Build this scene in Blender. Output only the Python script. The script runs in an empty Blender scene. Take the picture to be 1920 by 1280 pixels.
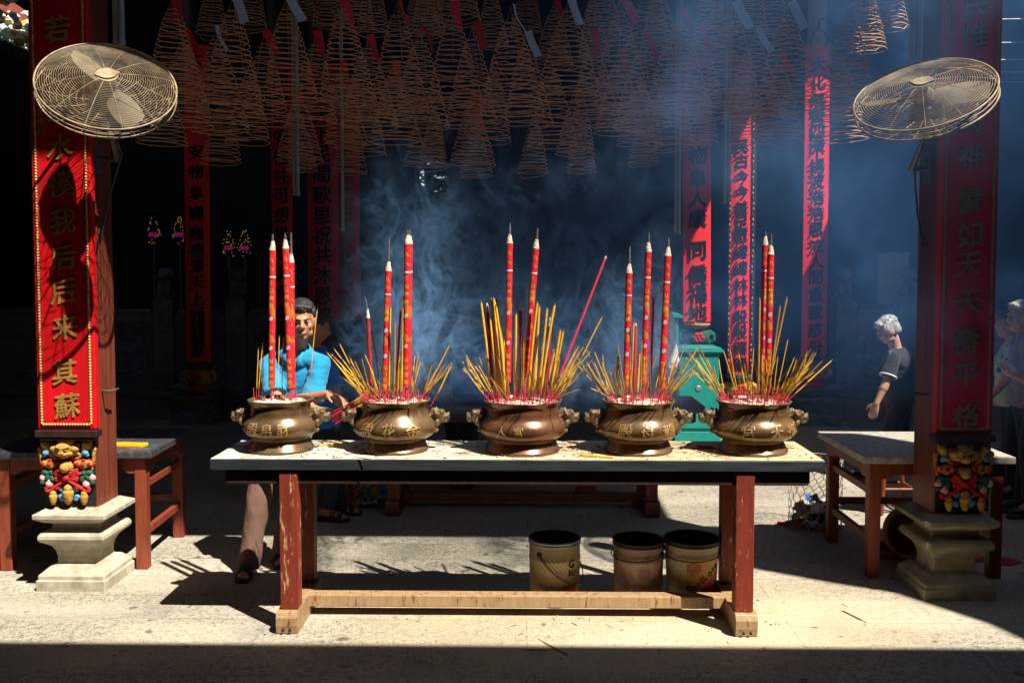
import bpy, math, random
from mathutils import Vector, Matrix, Quaternion, noise as mnoise

R = math.radians
PI = math.pi
random.seed(7)
C = bpy.context.scene.collection
SC = bpy.context.scene

# ---------------------------------------------------------------- camera
F = 1750.0
CAM_H = 1.85
CX, CY = 960.0, 596.0                                   # the lens axis (the picture is cropped a little)
PITCH, YAW = math.atan(86 / F), math.atan(30 / F)
cam = bpy.data.cameras.new('camera')
cam.sensor_width = 36.0
cam.lens = F / 1920 * 36.0
cam.shift_y = (CY - 640.0) / 1920
cam.clip_start, cam.clip_end = 0.05, 500
camo = bpy.data.objects.new('camera', cam)
C.objects.link(camo)
camo.location = (0, 0, CAM_H)
camo.rotation_euler = (PI / 2 - PITCH, 0, YAW)
SC.camera = camo
CM = camo.rotation_euler.to_matrix()


def at(px, py, Y):
    """World point seen at photo pixel (px, py) at depth Y."""
    d = CM @ Vector(((px - CX) / F, (CY - py) / F, -1))
    return Vector((0, 0, CAM_H)) + d * (Y / d.y)


def gnd(px, py, z=0.0):
    d = CM @ Vector(((px - CX) / F, (CY - py) / F, -1))
    return Vector((0, 0, CAM_H)) + d * ((z - CAM_H) / d.z)


# ---------------------------------------------------------------- light
SUN = Vector((0.43, -0.40, 0.87)).normalized()          # towards the sun
w = bpy.data.worlds.new('World')
SC.world = w
w.use_nodes = True
wn = w.node_tree
sky = wn.nodes.new('ShaderNodeTexSky')
sky.sky_type = 'NISHITA'
sky.sun_disc = False
sky.sun_elevation = math.asin(SUN.z)
sky.sun_rotation = math.atan2(SUN.x, SUN.y)
wn.links.new(sky.outputs[0], wn.nodes['Background'].inputs[0])
wn.nodes['Background'].inputs[1].default_value = 0.062
sl = bpy.data.lights.new('sun', 'SUN')
sl.energy = 5.0
sl.angle = R(0.5)
sl.color = (1.0, 0.93, 0.82)
so = bpy.data.objects.new('sun', sl)
C.objects.link(so)
so.location = (6, -6, 14)
so.rotation_euler = (-SUN).to_track_quat('-Z', 'Y').to_euler()
SC.view_settings.view_transform = 'Standard'
SC.view_settings.look = 'None'
SC.view_settings.exposure = 1.2
SC.view_settings.gamma = 1
SC.cycles.max_bounces = 8
SC.cycles.diffuse_bounces = 4
SC.cycles.volume_bounces = 0
SC.cycles.volume_step_rate = 1.0
SC.cycles.volume_max_steps = 192


# ---------------------------------------------------------------- objects
def obj(name, me, parent=None, loc=None):
    o = bpy.data.objects.new(name, me)
    C.objects.link(o)
    if parent is not None:
        o.parent = parent
    if loc is not None:
        o.location = loc
    return o


def tag(o, label=None, cat=None, group=None, kind=None):
    if label: o['label'] = label
    if cat: o['category'] = cat
    if group: o['group'] = group
    if kind: o['kind'] = kind
    return o


def thing(name, label, cat, loc=(0, 0, 0), rz=0.0, group=None):
    o = bpy.data.objects.new(name, None)
    C.objects.link(o)
    o.empty_display_size = 0.1
    o.location = loc
    o.rotation_euler = (0, 0, rz)
    return tag(o, label, cat, group)


def copy_tree(o, parent=None):
    c = o.copy()
    C.objects.link(c)
    if parent is not None:
        c.parent = parent
    for ch in list(o.children):
        copy_tree(ch, c)
    return c


def frame_of(d):
    d = d.normalized()
    a = Vector((0, 0, 1)) if abs(d.z) < 0.9 else Vector((1, 0, 0))
    u = d.cross(a).normalized()
    return u, d.cross(u).normalized()


class G:
    """Collects faces, then links them as ONE mesh object."""
    def __init__(s):
        s.v, s.f, s.m, s.s = [], [], [], []

    def add(s, vs, fs, mi=0, smooth=False):
        b = len(s.v)
        s.v += [Vector(v) for v in vs]
        for f in fs:
            s.f.append([i + b for i in f])
            s.m.append(mi)
            s.s.append(smooth)
        return b

    def box(s, a, b, mi=0, M=None):
        x0, y0, z0 = a
        x1, y1, z1 = b
        vs = [Vector(p) for p in ((x0, y0, z0), (x1, y0, z0), (x1, y1, z0), (x0, y1, z0), (x0, y0, z1), (x1, y0, z1), (x1, y1, z1), (x0, y1, z1))]
        if M is not None:
            vs = [M @ v for v in vs]
        s.add(vs, [(0, 3, 2, 1), (4, 5, 6, 7), (0, 1, 5, 4), (1, 2, 6, 5), (2, 3, 7, 6), (3, 0, 4, 7)], mi)

    def prism(s, pts, z0, z1, mi=0, M=None, smooth=False):
        """Outline in xy, from z0 to z1."""
        n = len(pts)
        vs = [Vector((p[0], p[1], z0)) for p in pts] + [Vector((p[0], p[1], z1)) for p in pts]
        if M is not None:
            vs = [M @ v for v in vs]
        s.add(vs, [list(range(n))[::-1], list(range(n, 2 * n))], mi)
        s.add(vs, [(i, (i + 1) % n, n + (i + 1) % n, n + i) for i in range(n)], mi, smooth)

    def tube(s, pts, r, n=6, mi=0, cap=True, closed=False):
        pts = [Vector(p) for p in pts]
        k = len(pts)
        rs = r if isinstance(r, (list, tuple)) else [r] * k
        vs, fs = [], []
        pu = None
        for i, p in enumerate(pts):
            if closed:
                d = pts[(i + 1) % k] - pts[i - 1]
            else:
                d = pts[min(i + 1, k - 1)] - pts[max(i - 1, 0)]
            d = d.normalized() if d.length > 1e-9 else Vector((0, 0, 1))
            if pu is None:
                u, v = frame_of(d)
            else:
                u = (pu - d * pu.dot(d))
                u = u.normalized() if u.length > 1e-6 else frame_of(d)[0]
                v = d.cross(u)
            pu = u
            for j in range(n):
                a = 2 * PI * j / n
                vs.append(p + (u * math.cos(a) + v * math.sin(a)) * rs[i])
        for i in range(k if closed else k - 1):
            for j in range(n):
                a, b = i * n + j, i * n + (j + 1) % n
                c, d = ((i + 1) % k) * n + (j + 1) % n, ((i + 1) % k) * n + j
                fs.append((a, b, c, d))
        s.add(vs, fs, mi, True)
        if cap and not closed:
            s.add(vs, [list(range(n))[::-1], list(range((k - 1) * n, k * n))], mi)

    def lathe(s, prof, n=48, mi=0, c=(0, 0, 0), cap=True, M=None, smooth=True):
        """prof = [(radius, height)]."""
        vs, fs = [], []
        for r, z in prof:
            for j in range(n):
                a = 2 * PI * j / n
                vs.append(Vector((r * math.cos(a), r * math.sin(a), z)))
        if M is not None:
            vs = [M @ v for v in vs]
        vs = [v + Vector(c) for v in vs]
        for i in range(len(prof) - 1):
            for j in range(n):
                fs.append((i * n + j, i * n + (j + 1) % n, (i + 1) * n + (j + 1) % n, (i + 1) * n + j))
        s.add(vs, fs, mi, smooth)
        if cap:
            k = len(prof) - 1
            s.add(vs, [list(range(n))[::-1], list(range(k * n, (k + 1) * n))], mi)

    def ell(s, c, r, mi=0, M=None, nu=16, nv=10):
        c = Vector(c)
        vs = [Vector((0, 0, -1))]
        for i in range(1, nv):
            t = PI * i / nv
            for j in range(nu):
                a = 2 * PI * j / nu
                vs.append(Vector((math.sin(t) * math.cos(a), math.sin(t) * math.sin(a), -math.cos(t))))
        vs.append(Vector((0, 0, 1)))
        out = []
        for v in vs:
            v = Vector((v.x * r[0], v.y * r[1], v.z * r[2]))
            out.append(c + (M @ v if M is not None else v))
        fs = []
        for j in range(nu):
            fs.append((0, 1 + (j + 1) % nu, 1 + j))
            e = 1 + (nv - 2) * nu
            fs.append((e + j, e + (j + 1) % nu, len(vs) - 1))
        for i in range(nv - 2):
            for j in range(nu):
                a, b = 1 + i * nu + j, 1 + i * nu + (j + 1) % nu
                fs.append((a, b, b + nu, a + nu))
        s.add(out, fs, mi, True)

    def cap(s, a, b, ra, rb, mi=0, n=14):
        """A rounded tapered limb from a to b."""
        a, b = Vector(a), Vector(b)
        d = b - a
        if d.length < 1e-6:
            return s.ell(a, (ra, ra, ra), mi)
        e = d.normalized()
        pts, rs = [], []
        for t in (-0.98, -0.75, -0.4):
            pts.append(a + e * ra * t); rs.append(ra * math.sqrt(1 - t * t))
        pts.append(a); rs.append(ra)
        pts.append(b); rs.append(rb)
        for t in (0.4, 0.75, 0.98):
            pts.append(b + e * rb * t); rs.append(rb * math.sqrt(1 - t * t))
        s.tube(pts, rs, n, mi)

    def loft(s, rings, mi=0, n=24, power=2.3):
        """rings = [(centre, side vector * halfwidth, front vector * halfdepth)]."""
        vs, fs = [], []
        for c, u, v in rings:
            for j in range(n):
                a = 2 * PI * j / n
                ca, sa = math.cos(a), math.sin(a)
                ca = math.copysign(abs(ca) ** (2 / power), ca)
                sa = math.copysign(abs(sa) ** (2 / power), sa)
                vs.append(c + u * ca + v * sa)
        for i in range(len(rings) - 1):
            for j in range(n):
                fs.append((i * n + j, i * n + (j + 1) % n, (i + 1) * n + (j + 1) % n, (i + 1) * n + j))
        s.add(vs, fs, mi, True)
        k = len(rings) - 1
        s.add(vs, [list(range(n))[::-1], list(range(k * n, (k + 1) * n))], mi)

    def mesh(s, name, mats, off=None):
        me = bpy.data.meshes.new(name)
        vs = [v - off for v in s.v] if off is not None else s.v
        me.from_pydata(vs, [], s.f)
        for m in (mats if isinstance(mats, (list, tuple)) else [mats]):
            me.materials.append(m)
        me.polygons.foreach_set('material_index', s.m)
        me.polygons.foreach_set('use_smooth', s.s)
        me.update()
        return me

    def build(s, name, mats, parent=None, world=False, bevel=0.0):
        """world=True: the faces were given in world space, the parent stands unrotated."""
        off = None
        if world and parent is not None:
            off = Vector(parent.location)
            p = parent.parent
            while p is not None:
                off += Vector(p.location)
                p = p.parent
        o = obj(name, s.mesh(name, mats, off), parent)
        if bevel:
            b = o.modifiers.new('bevel', 'BEVEL')
            b.width = bevel
            b.segments = 2
            b.limit_method = 'ANGLE'
            b.angle_limit = R(40)
            b.harden_normals = False
        return o


def evaluated(g, name, mats, voxel=None, smooth=6, off=None, shade=True, folds=None):
    """Joins everything in g into one continuous skin."""
    me0 = g.mesh('work', mats, off)
    o = obj('work', me0)
    m = o.modifiers.new('r', 'REMESH')
    m.mode = 'VOXEL'
    m.voxel_size = voxel
    m.use_smooth_shade = shade
    if smooth and smooth > 0:
        sm = o.modifiers.new('s', 'SMOOTH')
        sm.factor = 0.5
        sm.iterations = smooth
    bpy.context.view_layer.update()
    dg = bpy.context.evaluated_depsgraph_get()
    me = bpy.data.meshes.new_from_object(o.evaluated_get(dg))
    me.name = name
    if folds:
        ax = Vector(folds[1])
        ns = [v.normal.copy() for v in me.vertices]
        cs = [v.co.copy() for v in me.vertices]
        for v, q, nn in zip(me.vertices, cs, ns):           # creases across the cloth
            k = mnoise.noise(Vector((q.x * ax.x, q.y * ax.y, q.z * ax.z))) + .5 * mnoise.noise(Vector((q.x * ax.x * 2.1 + 5, q.y * ax.y * 2.1, q.z * ax.z * 2.3)))
            v.co = q + nn * (folds[0] * k)
        me.update()
    bpy.data.objects.remove(o)
    bpy.data.meshes.remove(me0)
    return me


_glyphs = {}


def glyph(ch, extrude=0.02, bold=0.0, res=3):
    bold = 0.0
    """Faces of one character, about one unit high, centred, lying in xy and raised along z."""
    k = (ch, extrude, bold, res)
    if k not in _glyphs:
        cu = bpy.data.curves.new('glyph', 'FONT')
        cu.body = ch
        cu.size = 1.0
        cu.extrude = extrude
        cu.offset = bold
        cu.resolution_u = res
        o = obj('glyph', cu)
        bpy.context.view_layer.update()
        me = bpy.data.meshes.new_from_object(o.evaluated_get(bpy.context.evaluated_depsgraph_get()))
        vs = [v.co.copy() for v in me.vertices]
        fs = [list(p.vertices) for p in me.polygons]
        bpy.data.objects.remove(o)
        bpy.data.curves.remove(cu)
        bpy.data.meshes.remove(me)
        cx = (min(v.x for v in vs) + max(v.x for v in vs)) / 2
        cy = (min(v.y for v in vs) + max(v.y for v in vs)) / 2
        _glyphs[k] = ([Vector((v.x - cx, v.y - cy, v.z)) for v in vs], fs)
    return _glyphs[k]


def brush(vs, seed, slant=0.10, wob=0.007):
    """Loosens the strokes of a character so that it looks brushed rather than typeset."""
    out = []
    for v in vs:
        n = mnoise.noise_vector(Vector((v.x * 2.6 + seed * 7.1, v.y * 2.6, seed * 3.3)))
        out.append(Vector((v.x + n.x * wob * 2.2, v.y + slant * v.x + n.y * wob * 2.2, v.z)))
    return out


def write(g, ch, c, size, u=Vector((1, 0, 0)), v=Vector((0, 0, 1)), extrude=0.02, bold=0.012, seed=0, wx=1.0, mi=0, slant=0.10, wob=0.007):
    vs, fs = glyph(ch, extrude)
    nrm = u.cross(v)
    vs = brush(vs, seed + sum(map(ord, ch)) % 97, slant, wob)
    # several slightly shifted impressions thicken the strokes
    for k, (dx, dy) in enumerate(((-bold * .8, bold * .3), (bold * .8, -bold * .3), (0, bold * .8), (0, -bold * .5)) if bold else ((0, 0),)):
        g.add([c + (u * (p.x + dx) * wx + v * (p.y + dy)) * size + nrm * (p.z + .004 * k) * size for p in vs], fs, mi)


# ---------------------------------------------------------------- materials
def nodes_of(name):
    m = bpy.data.materials.new(name)
    m.use_nodes = True
    nt = m.node_tree
    return m, nt, nt.nodes['Principled BSDF']


def N(nt, t, **kw):
    n = nt.nodes.new(t)
    for k, v in kw.items():
        if k in n.inputs:
            n.inputs[k].default_value = v
        else:
            setattr(n, k, v)
    return n


def noise_fac(nt, scale, detail=6, rough=0.6, stretch=(1, 1, 1), lo=0.35, hi=0.65, coord='Object', dist=0.0):
    tc = nt.nodes.new('ShaderNodeTexCoord')
    mp = nt.nodes.new('ShaderNodeMapping')
    mp.inputs['Scale'].default_value = stretch
    nt.links.new(tc.outputs[coord], mp.inputs['Vector'])
    no = N(nt, 'ShaderNodeTexNoise', Scale=scale, Detail=detail, Roughness=rough, Distortion=dist)
    nt.links.new(mp.outputs[0], no.inputs['Vector'])
    mr = nt.nodes.new('ShaderNodeMapRange')
    mr.inputs['From Min'].default_value = lo
    mr.inputs['From Max'].default_value = hi
    nt.links.new(no.outputs['Fac'], mr.inputs['Value'])
    return mr.outputs[0], no.outputs['Fac']


def mixc(nt, fac, a, b, mode='MIX'):
    m = nt.nodes.new('ShaderNodeMix')
    m.data_type = 'RGBA'
    m.blend_type = mode
    for s, val in ((m.inputs[0], fac), (m.inputs[6], a), (m.inputs[7], b)):
        if isinstance(val, (int, float)):
            s.default_value = val
        elif isinstance(val, tuple):
            s.default_value = (*val[:3], 1)
        else:
            nt.links.new(val, s)
    return m.outputs[2]


def math_(nt, op, a, b=None, clamp=False):
    m = nt.nodes.new('ShaderNodeMath')
    m.operation = op
    m.use_clamp = clamp
    for s, val in ((m.inputs[0], a), (m.inputs[1], b)):
        if val is None: continue
        if isinstance(val, (int, float)):
            s.default_value = val
        else:
            nt.links.new(val, s)
    return m.outputs[0]


def bump(nt, bsdf, height, strength=0.3, dist=0.01):
    b = N(nt, 'ShaderNodeBump', Strength=strength, Distance=dist)
    nt.links.new(height, b.inputs['Height'])
    nt.links.new(b.outputs[0], bsdf.inputs['Normal'])


def mat(name, c1, c2=None, rough=0.6, metal=0.0, scale=8.0, stretch=(1, 1, 1), lo=0.35, hi=0.65, bmp=0.0, bdist=0.005, spec=None, rough2=None, detail=6):
    m, nt, b = nodes_of(name)
    b.inputs['Roughness'].default_value = rough
    b.inputs['Metallic'].default_value = metal
    if spec is not None:
        b.inputs['Specular IOR Level'].default_value = spec
    if c2 is None:
        c2 = tuple(x * 0.75 for x in c1)
    fac, raw = noise_fac(nt, scale, detail, 0.6, stretch, lo, hi)
    nt.links.new(mixc(nt, fac, c1, c2), b.inputs['Base Color'])
    if rough2 is not None:
        mr = N(nt, 'ShaderNodeMapRange')
        mr.inputs['To Min'].default_value = rough
        mr.inputs['To Max'].default_value = rough2
        nt.links.new(fac, mr.inputs['Value'])
        nt.links.new(mr.outputs[0], b.inputs['Roughness'])
    if bmp:
        bump(nt, b, raw, bmp, bdist)
    return m


def worn_paint(name, paint, paint2, wood, amount=0.55, scale=5.0):
    """Red paint rubbed off to pale wood in streaks along the grain, more so low down."""
    m, nt, b = nodes_of(name)
    b.inputs['Roughness'].default_value = 0.5
    g1, r1 = noise_fac(nt, 6, 8, 0.65, (6, 6, 0.6), 0.3, 0.7)
    base = mixc(nt, g1, paint, paint2)
    chip, rc = noise_fac(nt, scale * 2.4, 10, 0.75, (3.2, 3.2, .55), amount, amount + 0.05)
    nt.links.new(mixc(nt, chip, base, wood), b.inputs['Base Color'])
    bump(nt, b, rc, 0.25, 0.004)
    return m


M = {}


def floor_mat():
    m, nt, b = nodes_of('granite_slabs')
    tc = nt.nodes.new('ShaderNodeTexCoord')
    br = nt.nodes.new('ShaderNodeTexBrick')
    br.offset = 0.42
    br.inputs['Scale'].default_value = 1.0
    br.inputs['Mortar Size'].default_value = 0.0048
    br.inputs['Mortar Smooth'].default_value = 0.4
    br.inputs['Brick Width'].default_value = 1.36
    br.inputs['Row Height'].default_value = 0.345
    br.inputs['Color1'].default_value = (0.26, 0.228, 0.17, 1)
    br.inputs['Color2'].default_value = (0.37, 0.328, 0.25, 1)
    br.inputs['Mortar'].default_value = (0.12, 0.105, 0.08, 1)
    n0 = N(nt, 'ShaderNodeTexNoise', Scale=1.3, Detail=4.0)
    nt.links.new(tc.outputs['Object'], n0.inputs['Vector'])
    wob = nt.nodes.new('ShaderNodeMix'); wob.data_type = 'VECTOR'
    wob.inputs[0].default_value = 0.012
    nt.links.new(tc.outputs['Object'], wob.inputs[4])
    nt.links.new(n0.outputs['Color'], wob.inputs[5])
    nt.links.new(wob.outputs[1], br.inputs['Vector'])
    speck, sr = noise_fac(nt, 25, 6, 0.75, (1, 1, 1), 0.46, 0.58)
    pitc, pr = noise_fac(nt, 75, 3, 0.7, (1, 1, 1), 0.48, 0.66)
    col = mixc(nt, math_(nt, 'MULTIPLY', speck, 0.95), br.outputs['Color'], (0.11, 0.105, 0.09))
    col = mixc(nt, math_(nt, 'MULTIPLY', pitc, 0.72), col, (0.60, 0.545, 0.43))
    blot, _ = noise_fac(nt, 2.2, 5, 0.6, (1, 1.6, 1), 0.42, 0.66)
    col = mixc(nt, math_(nt, 'MULTIPLY', blot, 0.55), col, (0.21, 0.20, 0.17))
    dust, _ = noise_fac(nt, 0.9, 4, 0.55, (1, 1, 1), 0.46, 0.62)
    sep = nt.nodes.new('ShaderNodeSeparateXYZ')
    nt.links.new(tc.outputs['Object'], sep.inputs[0])
    # incense dust trodden into the stone around the altar table
    dx = math_(nt, 'DIVIDE', math_(nt, 'SUBTRACT', sep.outputs[0], 0.55), 1.7)
    dy = math_(nt, 'DIVIDE', math_(nt, 'SUBTRACT', sep.outputs[1], 5.05), 0.75)
    rr = math_(nt, 'ADD', math_(nt, 'MULTIPLY', dx, dx), math_(nt, 'MULTIPLY', dy, dy))
    near = math_(nt, 'SUBTRACT', 1.25, rr, True)
    d2 = math_(nt, 'MULTIPLY', near, math_(nt, 'ADD', math_(nt, 'MULTIPLY', dust, 0.5), 0.35), True)
    col = mixc(nt, d2, col, (0.50, 0.38, 0.21))
    # broad foot-worn patches, spilt wax and soot drops
    worn, _ = noise_fac(nt, .8, 3, .5, (1, 2.2, 1), .45, .60)
    col = mixc(nt, math_(nt, 'MULTIPLY', worn, .30), col, (0.52, 0.47, 0.37))
    drop, _ = noise_fac(nt, 9, 2, .4, (1, 1, 1), .70, .73)
    col = mixc(nt, math_(nt, 'MULTIPLY', drop, .7), col, (0.06, 0.05, 0.045))
    nt.links.new(col, b.inputs['Base Color'])
    b.inputs['Roughness'].default_value = 0.62
    b.inputs['Specular IOR Level'].default_value = 0.35
    h = math_(nt, 'ADD', math_(nt, 'MULTIPLY', sr, 0.6), math_(nt, 'MULTIPLY', br.outputs['Fac'], -0.8))
    h = math_(nt, 'ADD', h, math_(nt, 'MULTIPLY', pr, 0.5))
    bump(nt, b, h, 0.55, 0.006)
    return m


M['floor'] = floor_mat()
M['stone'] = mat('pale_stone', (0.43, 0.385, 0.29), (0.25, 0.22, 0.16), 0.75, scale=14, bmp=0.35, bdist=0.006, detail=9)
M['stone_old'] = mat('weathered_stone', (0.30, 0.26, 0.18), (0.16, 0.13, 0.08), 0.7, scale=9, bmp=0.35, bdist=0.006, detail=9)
M['grey_stone'] = mat('grey_stone', (0.20, 0.21, 0.23), (0.12, 0.125, 0.14), 0.8, scale=10, bmp=0.3)
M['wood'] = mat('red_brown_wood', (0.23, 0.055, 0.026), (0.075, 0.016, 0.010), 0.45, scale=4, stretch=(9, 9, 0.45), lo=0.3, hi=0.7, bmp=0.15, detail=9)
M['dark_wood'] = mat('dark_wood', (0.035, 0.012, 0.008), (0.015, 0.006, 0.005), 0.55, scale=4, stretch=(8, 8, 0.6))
M['black_wood'] = mat('black_timber', (0.012, 0.010, 0.010), (0.006, 0.005, 0.005), 0.7)
M['table_red'] = worn_paint('worn_red_paint', (0.22, 0.032, 0.014), (0.11, 0.015, 0.008), (0.46, 0.31, 0.16), 0.56)
M['table_bare'] = worn_paint('rubbed_bare_wood', (0.36, 0.245, 0.125), (0.25, 0.15, 0.07), (0.17, 0.04, 0.02), 0.55)
M['table_orange'] = worn_paint('orange_brown_wood', (0.25, 0.05, 0.018), (0.12, 0.02, 0.008), (0.46, 0.24, 0.12), 0.66)
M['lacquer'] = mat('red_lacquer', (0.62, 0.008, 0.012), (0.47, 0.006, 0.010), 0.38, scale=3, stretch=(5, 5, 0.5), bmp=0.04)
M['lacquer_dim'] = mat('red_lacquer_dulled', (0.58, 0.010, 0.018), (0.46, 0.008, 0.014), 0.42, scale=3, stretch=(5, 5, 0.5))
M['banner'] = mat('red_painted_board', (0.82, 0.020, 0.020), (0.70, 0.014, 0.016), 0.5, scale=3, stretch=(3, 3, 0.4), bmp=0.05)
M['ink'] = mat('black_ink', (0.010, 0.010, 0.012), (0.016, 0.015, 0.016), 0.9, spec=0.1)
M['gold'] = mat('gilding', (0.46, 0.27, 0.065), (0.30, 0.165, 0.04), 0.42, 0.25, scale=20, bmp=0.15)
M['gold_bead'] = mat('gilded_beads', (0.62, 0.36, 0.12), (0.42, 0.22, 0.06), 0.38, 0.2, scale=30)
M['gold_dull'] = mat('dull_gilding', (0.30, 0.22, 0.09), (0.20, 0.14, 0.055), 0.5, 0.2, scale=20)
M['carve_gold'] = mat('ochre_gilt_carving', (0.46, 0.26, 0.055), (0.20, 0.10, 0.025), 0.8, 0.0, spec=.2, scale=34, lo=.42, hi=.7, bmp=0.6, bdist=.004)
M['carve_red'] = mat('red_carving', (0.52, 0.025, 0.025), (0.22, 0.02, 0.02), 0.85, spec=.15, scale=34, lo=.42, hi=.7, bmp=.6, bdist=.004)
M['carve_green'] = mat('green_carving', (0.012, 0.13, 0.07), (0.03, 0.05, 0.03), 0.85, spec=.15, scale=34, bmp=.6, bdist=.004)
M['carve_blue'] = mat('blue_carving', (0.12, 0.42, 0.72), (0.06, 0.18, 0.36), 0.85, spec=.15, scale=34, bmp=.6, bdist=.004)
M['carve_pink'] = mat('pink_carving', (0.75, 0.42, 0.40), (0.50, 0.20, 0.22), 0.85, spec=.15, scale=34, bmp=.6, bdist=.004)
M['smooth_white'] = mat('white_paint', (0.75, 0.75, 0.76), (0.6, 0.6, 0.62), 0.5)


def bronze(name, c1, c2, dust):
    m, nt, b = nodes_of(name)
    f1, r1 = noise_fac(nt, 7, 8, 0.6, (1, 1, 1.5), 0.35, 0.65)
    f2, r2 = noise_fac(nt, 26, 8, 0.7, (1, 1, 0.5), 0.55, 0.75)
    col = mixc(nt, f1, c1, c2)
    geo = nt.nodes.new('ShaderNodeNewGeometry')
    sep = nt.nodes.new('ShaderNodeSeparateXYZ')
    nt.links.new(geo.outputs['Normal'], sep.inputs[0])
    up = N(nt, 'ShaderNodeMapRange'); up.inputs['From Min'].default_value = 0.1; up.inputs['From Max'].default_value = 0.9
    nt.links.new(sep.outputs[2], up.inputs['Value'])
    d = math_(nt, 'MULTIPLY', math_(nt, 'ADD', math_(nt, 'MULTIPLY', up.outputs[0], 0.55), math_(nt, 'MULTIPLY', f2, 0.45)), dust, True)
    nt.links.new(mixc(nt, d, col, (0.52, 0.42, 0.27)), b.inputs['Base Color'])
    nt.links.new(math_(nt, 'SUBTRACT', 0.45, math_(nt, 'MULTIPLY', d, 0.45), True), b.inputs['Metallic'])
    nt.links.new(math_(nt, 'ADD', 0.25, math_(nt, 'MULTIPLY', d, 0.5)), b.inputs['Roughness'])
    bump(nt, b, r2, 0.12, 0.003)
    return m


M['bronze1'] = bronze('bronze_brown', (0.15, 0.085, 0.036), (0.065, 0.033, 0.013), 0.30)
M['bronze2'] = bronze('bronze_olive', (0.165, 0.088, 0.033), (0.075, 0.036, 0.013), 0.32)
M['bronze3'] = bronze('bronze_copper', (0.18, 0.070, 0.031), (0.085, 0.030, 0.013), 0.24)
M['bronze_lion'] = mat('bronze_dusty', (0.23, 0.165, 0.085), (0.07, 0.042, 0.018), 0.55, 0.25, scale=26, lo=.36, hi=.6, bmp=.5, bdist=.005)
M['bronze_char'] = mat('bronze_rubbed', (0.36, 0.225, 0.085), (0.22, 0.13, 0.045), 0.42, 0.25, scale=30)
M['ash'] = mat('incense_ash', (0.62, 0.52, 0.42), (0.45, 0.34, 0.26), 0.9, scale=60, bmp=0.7, bdist=0.01)
M['ash_grey'] = mat('burnt_ash', (0.10, 0.10, 0.10), (0.05, 0.05, 0.055), 0.9, scale=60)
M['ash_white'] = mat('white_ash_tip', (0.62, 0.56, 0.45), (0.40, 0.32, 0.22), 0.9, scale=90, bmp=0.6, bdist=0.004)
M['incense'] = mat('yellow_incense', (0.74, 0.42, 0.018), (0.56, 0.29, 0.016), 0.7, scale=40)
M['incense_dark'] = mat('ochre_incense', (0.40, 0.23, 0.03), (0.27, 0.14, 0.02), 0.75, scale=40)
M['stem'] = mat('red_bamboo', (0.60, 0.03, 0.07), (0.45, 0.02, 0.05), 0.6, scale=40)
M['pink'] = mat('pink_paper', (0.72, 0.05, 0.13), (0.55, 0.035, 0.09), 0.55, scale=40)
M['coil'] = mat('brown_incense_coil', (0.78, 0.39, 0.21), (0.58, 0.27, 0.14), 0.8, scale=30)
M['coil_grey'] = mat('grey_incense_coil', (0.82, 0.48, 0.28), (0.62, 0.34, 0.19), 0.8, scale=30)
M['thread'] = mat('yellow_thread', (0.62, 0.42, 0.07), (0.5, 0.3, 0.05), 0.8)
M['wire'] = mat('dark_wire', (0.06, 0.055, 0.05), (0.03, 0.03, 0.03), 0.5, 0.6)
M['fan_wire'] = mat('cream_painted_wire', (0.36, 0.27, 0.155), (0.11, 0.08, 0.05), 0.5, scale=12)
M['fan_blade'] = mat('cream_blade', (0.20, 0.165, 0.10), (0.13, 0.105, 0.065), 0.45, scale=6)
M['fan_motor'] = mat('grey_motor', (0.16, 0.15, 0.13), (0.09, 0.085, 0.075), 0.5, 0.3, scale=10)
M['galv'] = mat('galvanised_steel', (0.36, 0.38, 0.40), (0.25, 0.27, 0.29), 0.42, 0.75, scale=5, rough2=0.6)
M['galv_wire'] = mat('galvanised_wire', (0.42, 0.40, 0.34), (0.30, 0.28, 0.23), 0.5, 0.4, scale=9)
M['iron'] = mat('rusty_iron', (0.10, 0.05, 0.03), (0.05, 0.03, 0.025), 0.7, 0.3, scale=15)
M['teal'] = mat('teal_enamel', (0.006, 0.27, 0.22), (0.004, 0.20, 0.17), 0.4, scale=6)
M['terracotta'] = mat('terracotta', (0.40, 0.14, 0.05), (0.28, 0.09, 0.03), 0.8, scale=12)
M['pale_pipe'] = mat('pale_grey_pipe', (0.48, 0.52, 0.58), (0.36, 0.38, 0.42), 0.5, 0.1, scale=6)
M['pipe_buff'] = mat('buff_batten', (0.42, 0.36, 0.27), (0.30, 0.25, 0.18), 0.6, scale=6)
M['paper_white'] = mat('white_paper', (0.74, 0.72, 0.78), (0.62, 0.60, 0.68), 0.7, scale=20)
M['poster'] = mat('aged_paper', (0.60, 0.54, 0.38), (0.48, 0.42, 0.28), 0.8, scale=6)
M['cloth_yellow'] = mat('yellow_packet', (0.80, 0.42, 0.01), (0.70, 0.33, 0.01), 0.35, scale=20)
M['cloth_red'] = mat('red_cloth', (0.45, 0.01, 0.03), (0.33, 0.008, 0.02), 0.8, scale=20)


def tag_paper():
    """Red paper printed with a few columns of small black writing."""
    m, nt, b = nodes_of('red_tag_paper')
    tc = nt.nodes.new('ShaderNodeTexCoord')
    sep = nt.nodes.new('ShaderNodeSeparateXYZ')
    nt.links.new(tc.outputs['Object'], sep.inputs[0])
    fx = math_(nt, 'FRACT', math_(nt, 'MULTIPLY', sep.outputs[0], 62.0))
    colm = math_(nt, 'GREATER_THAN', fx, 0.55)
    n, raw = noise_fac(nt, 190, 2, 0.5, (1, 1, 1), 0.47, 0.53)
    k = math_(nt, 'MULTIPLY', math_(nt, 'MULTIPLY', colm, n), 0.55)
    nt.links.new(mixc(nt, k, (0.85, 0.02, 0.03), (0.16, 0.01, 0.012)), b.inputs['Base Color'])
    b.inputs['Roughness'].default_value = 0.7
    return m


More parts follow.
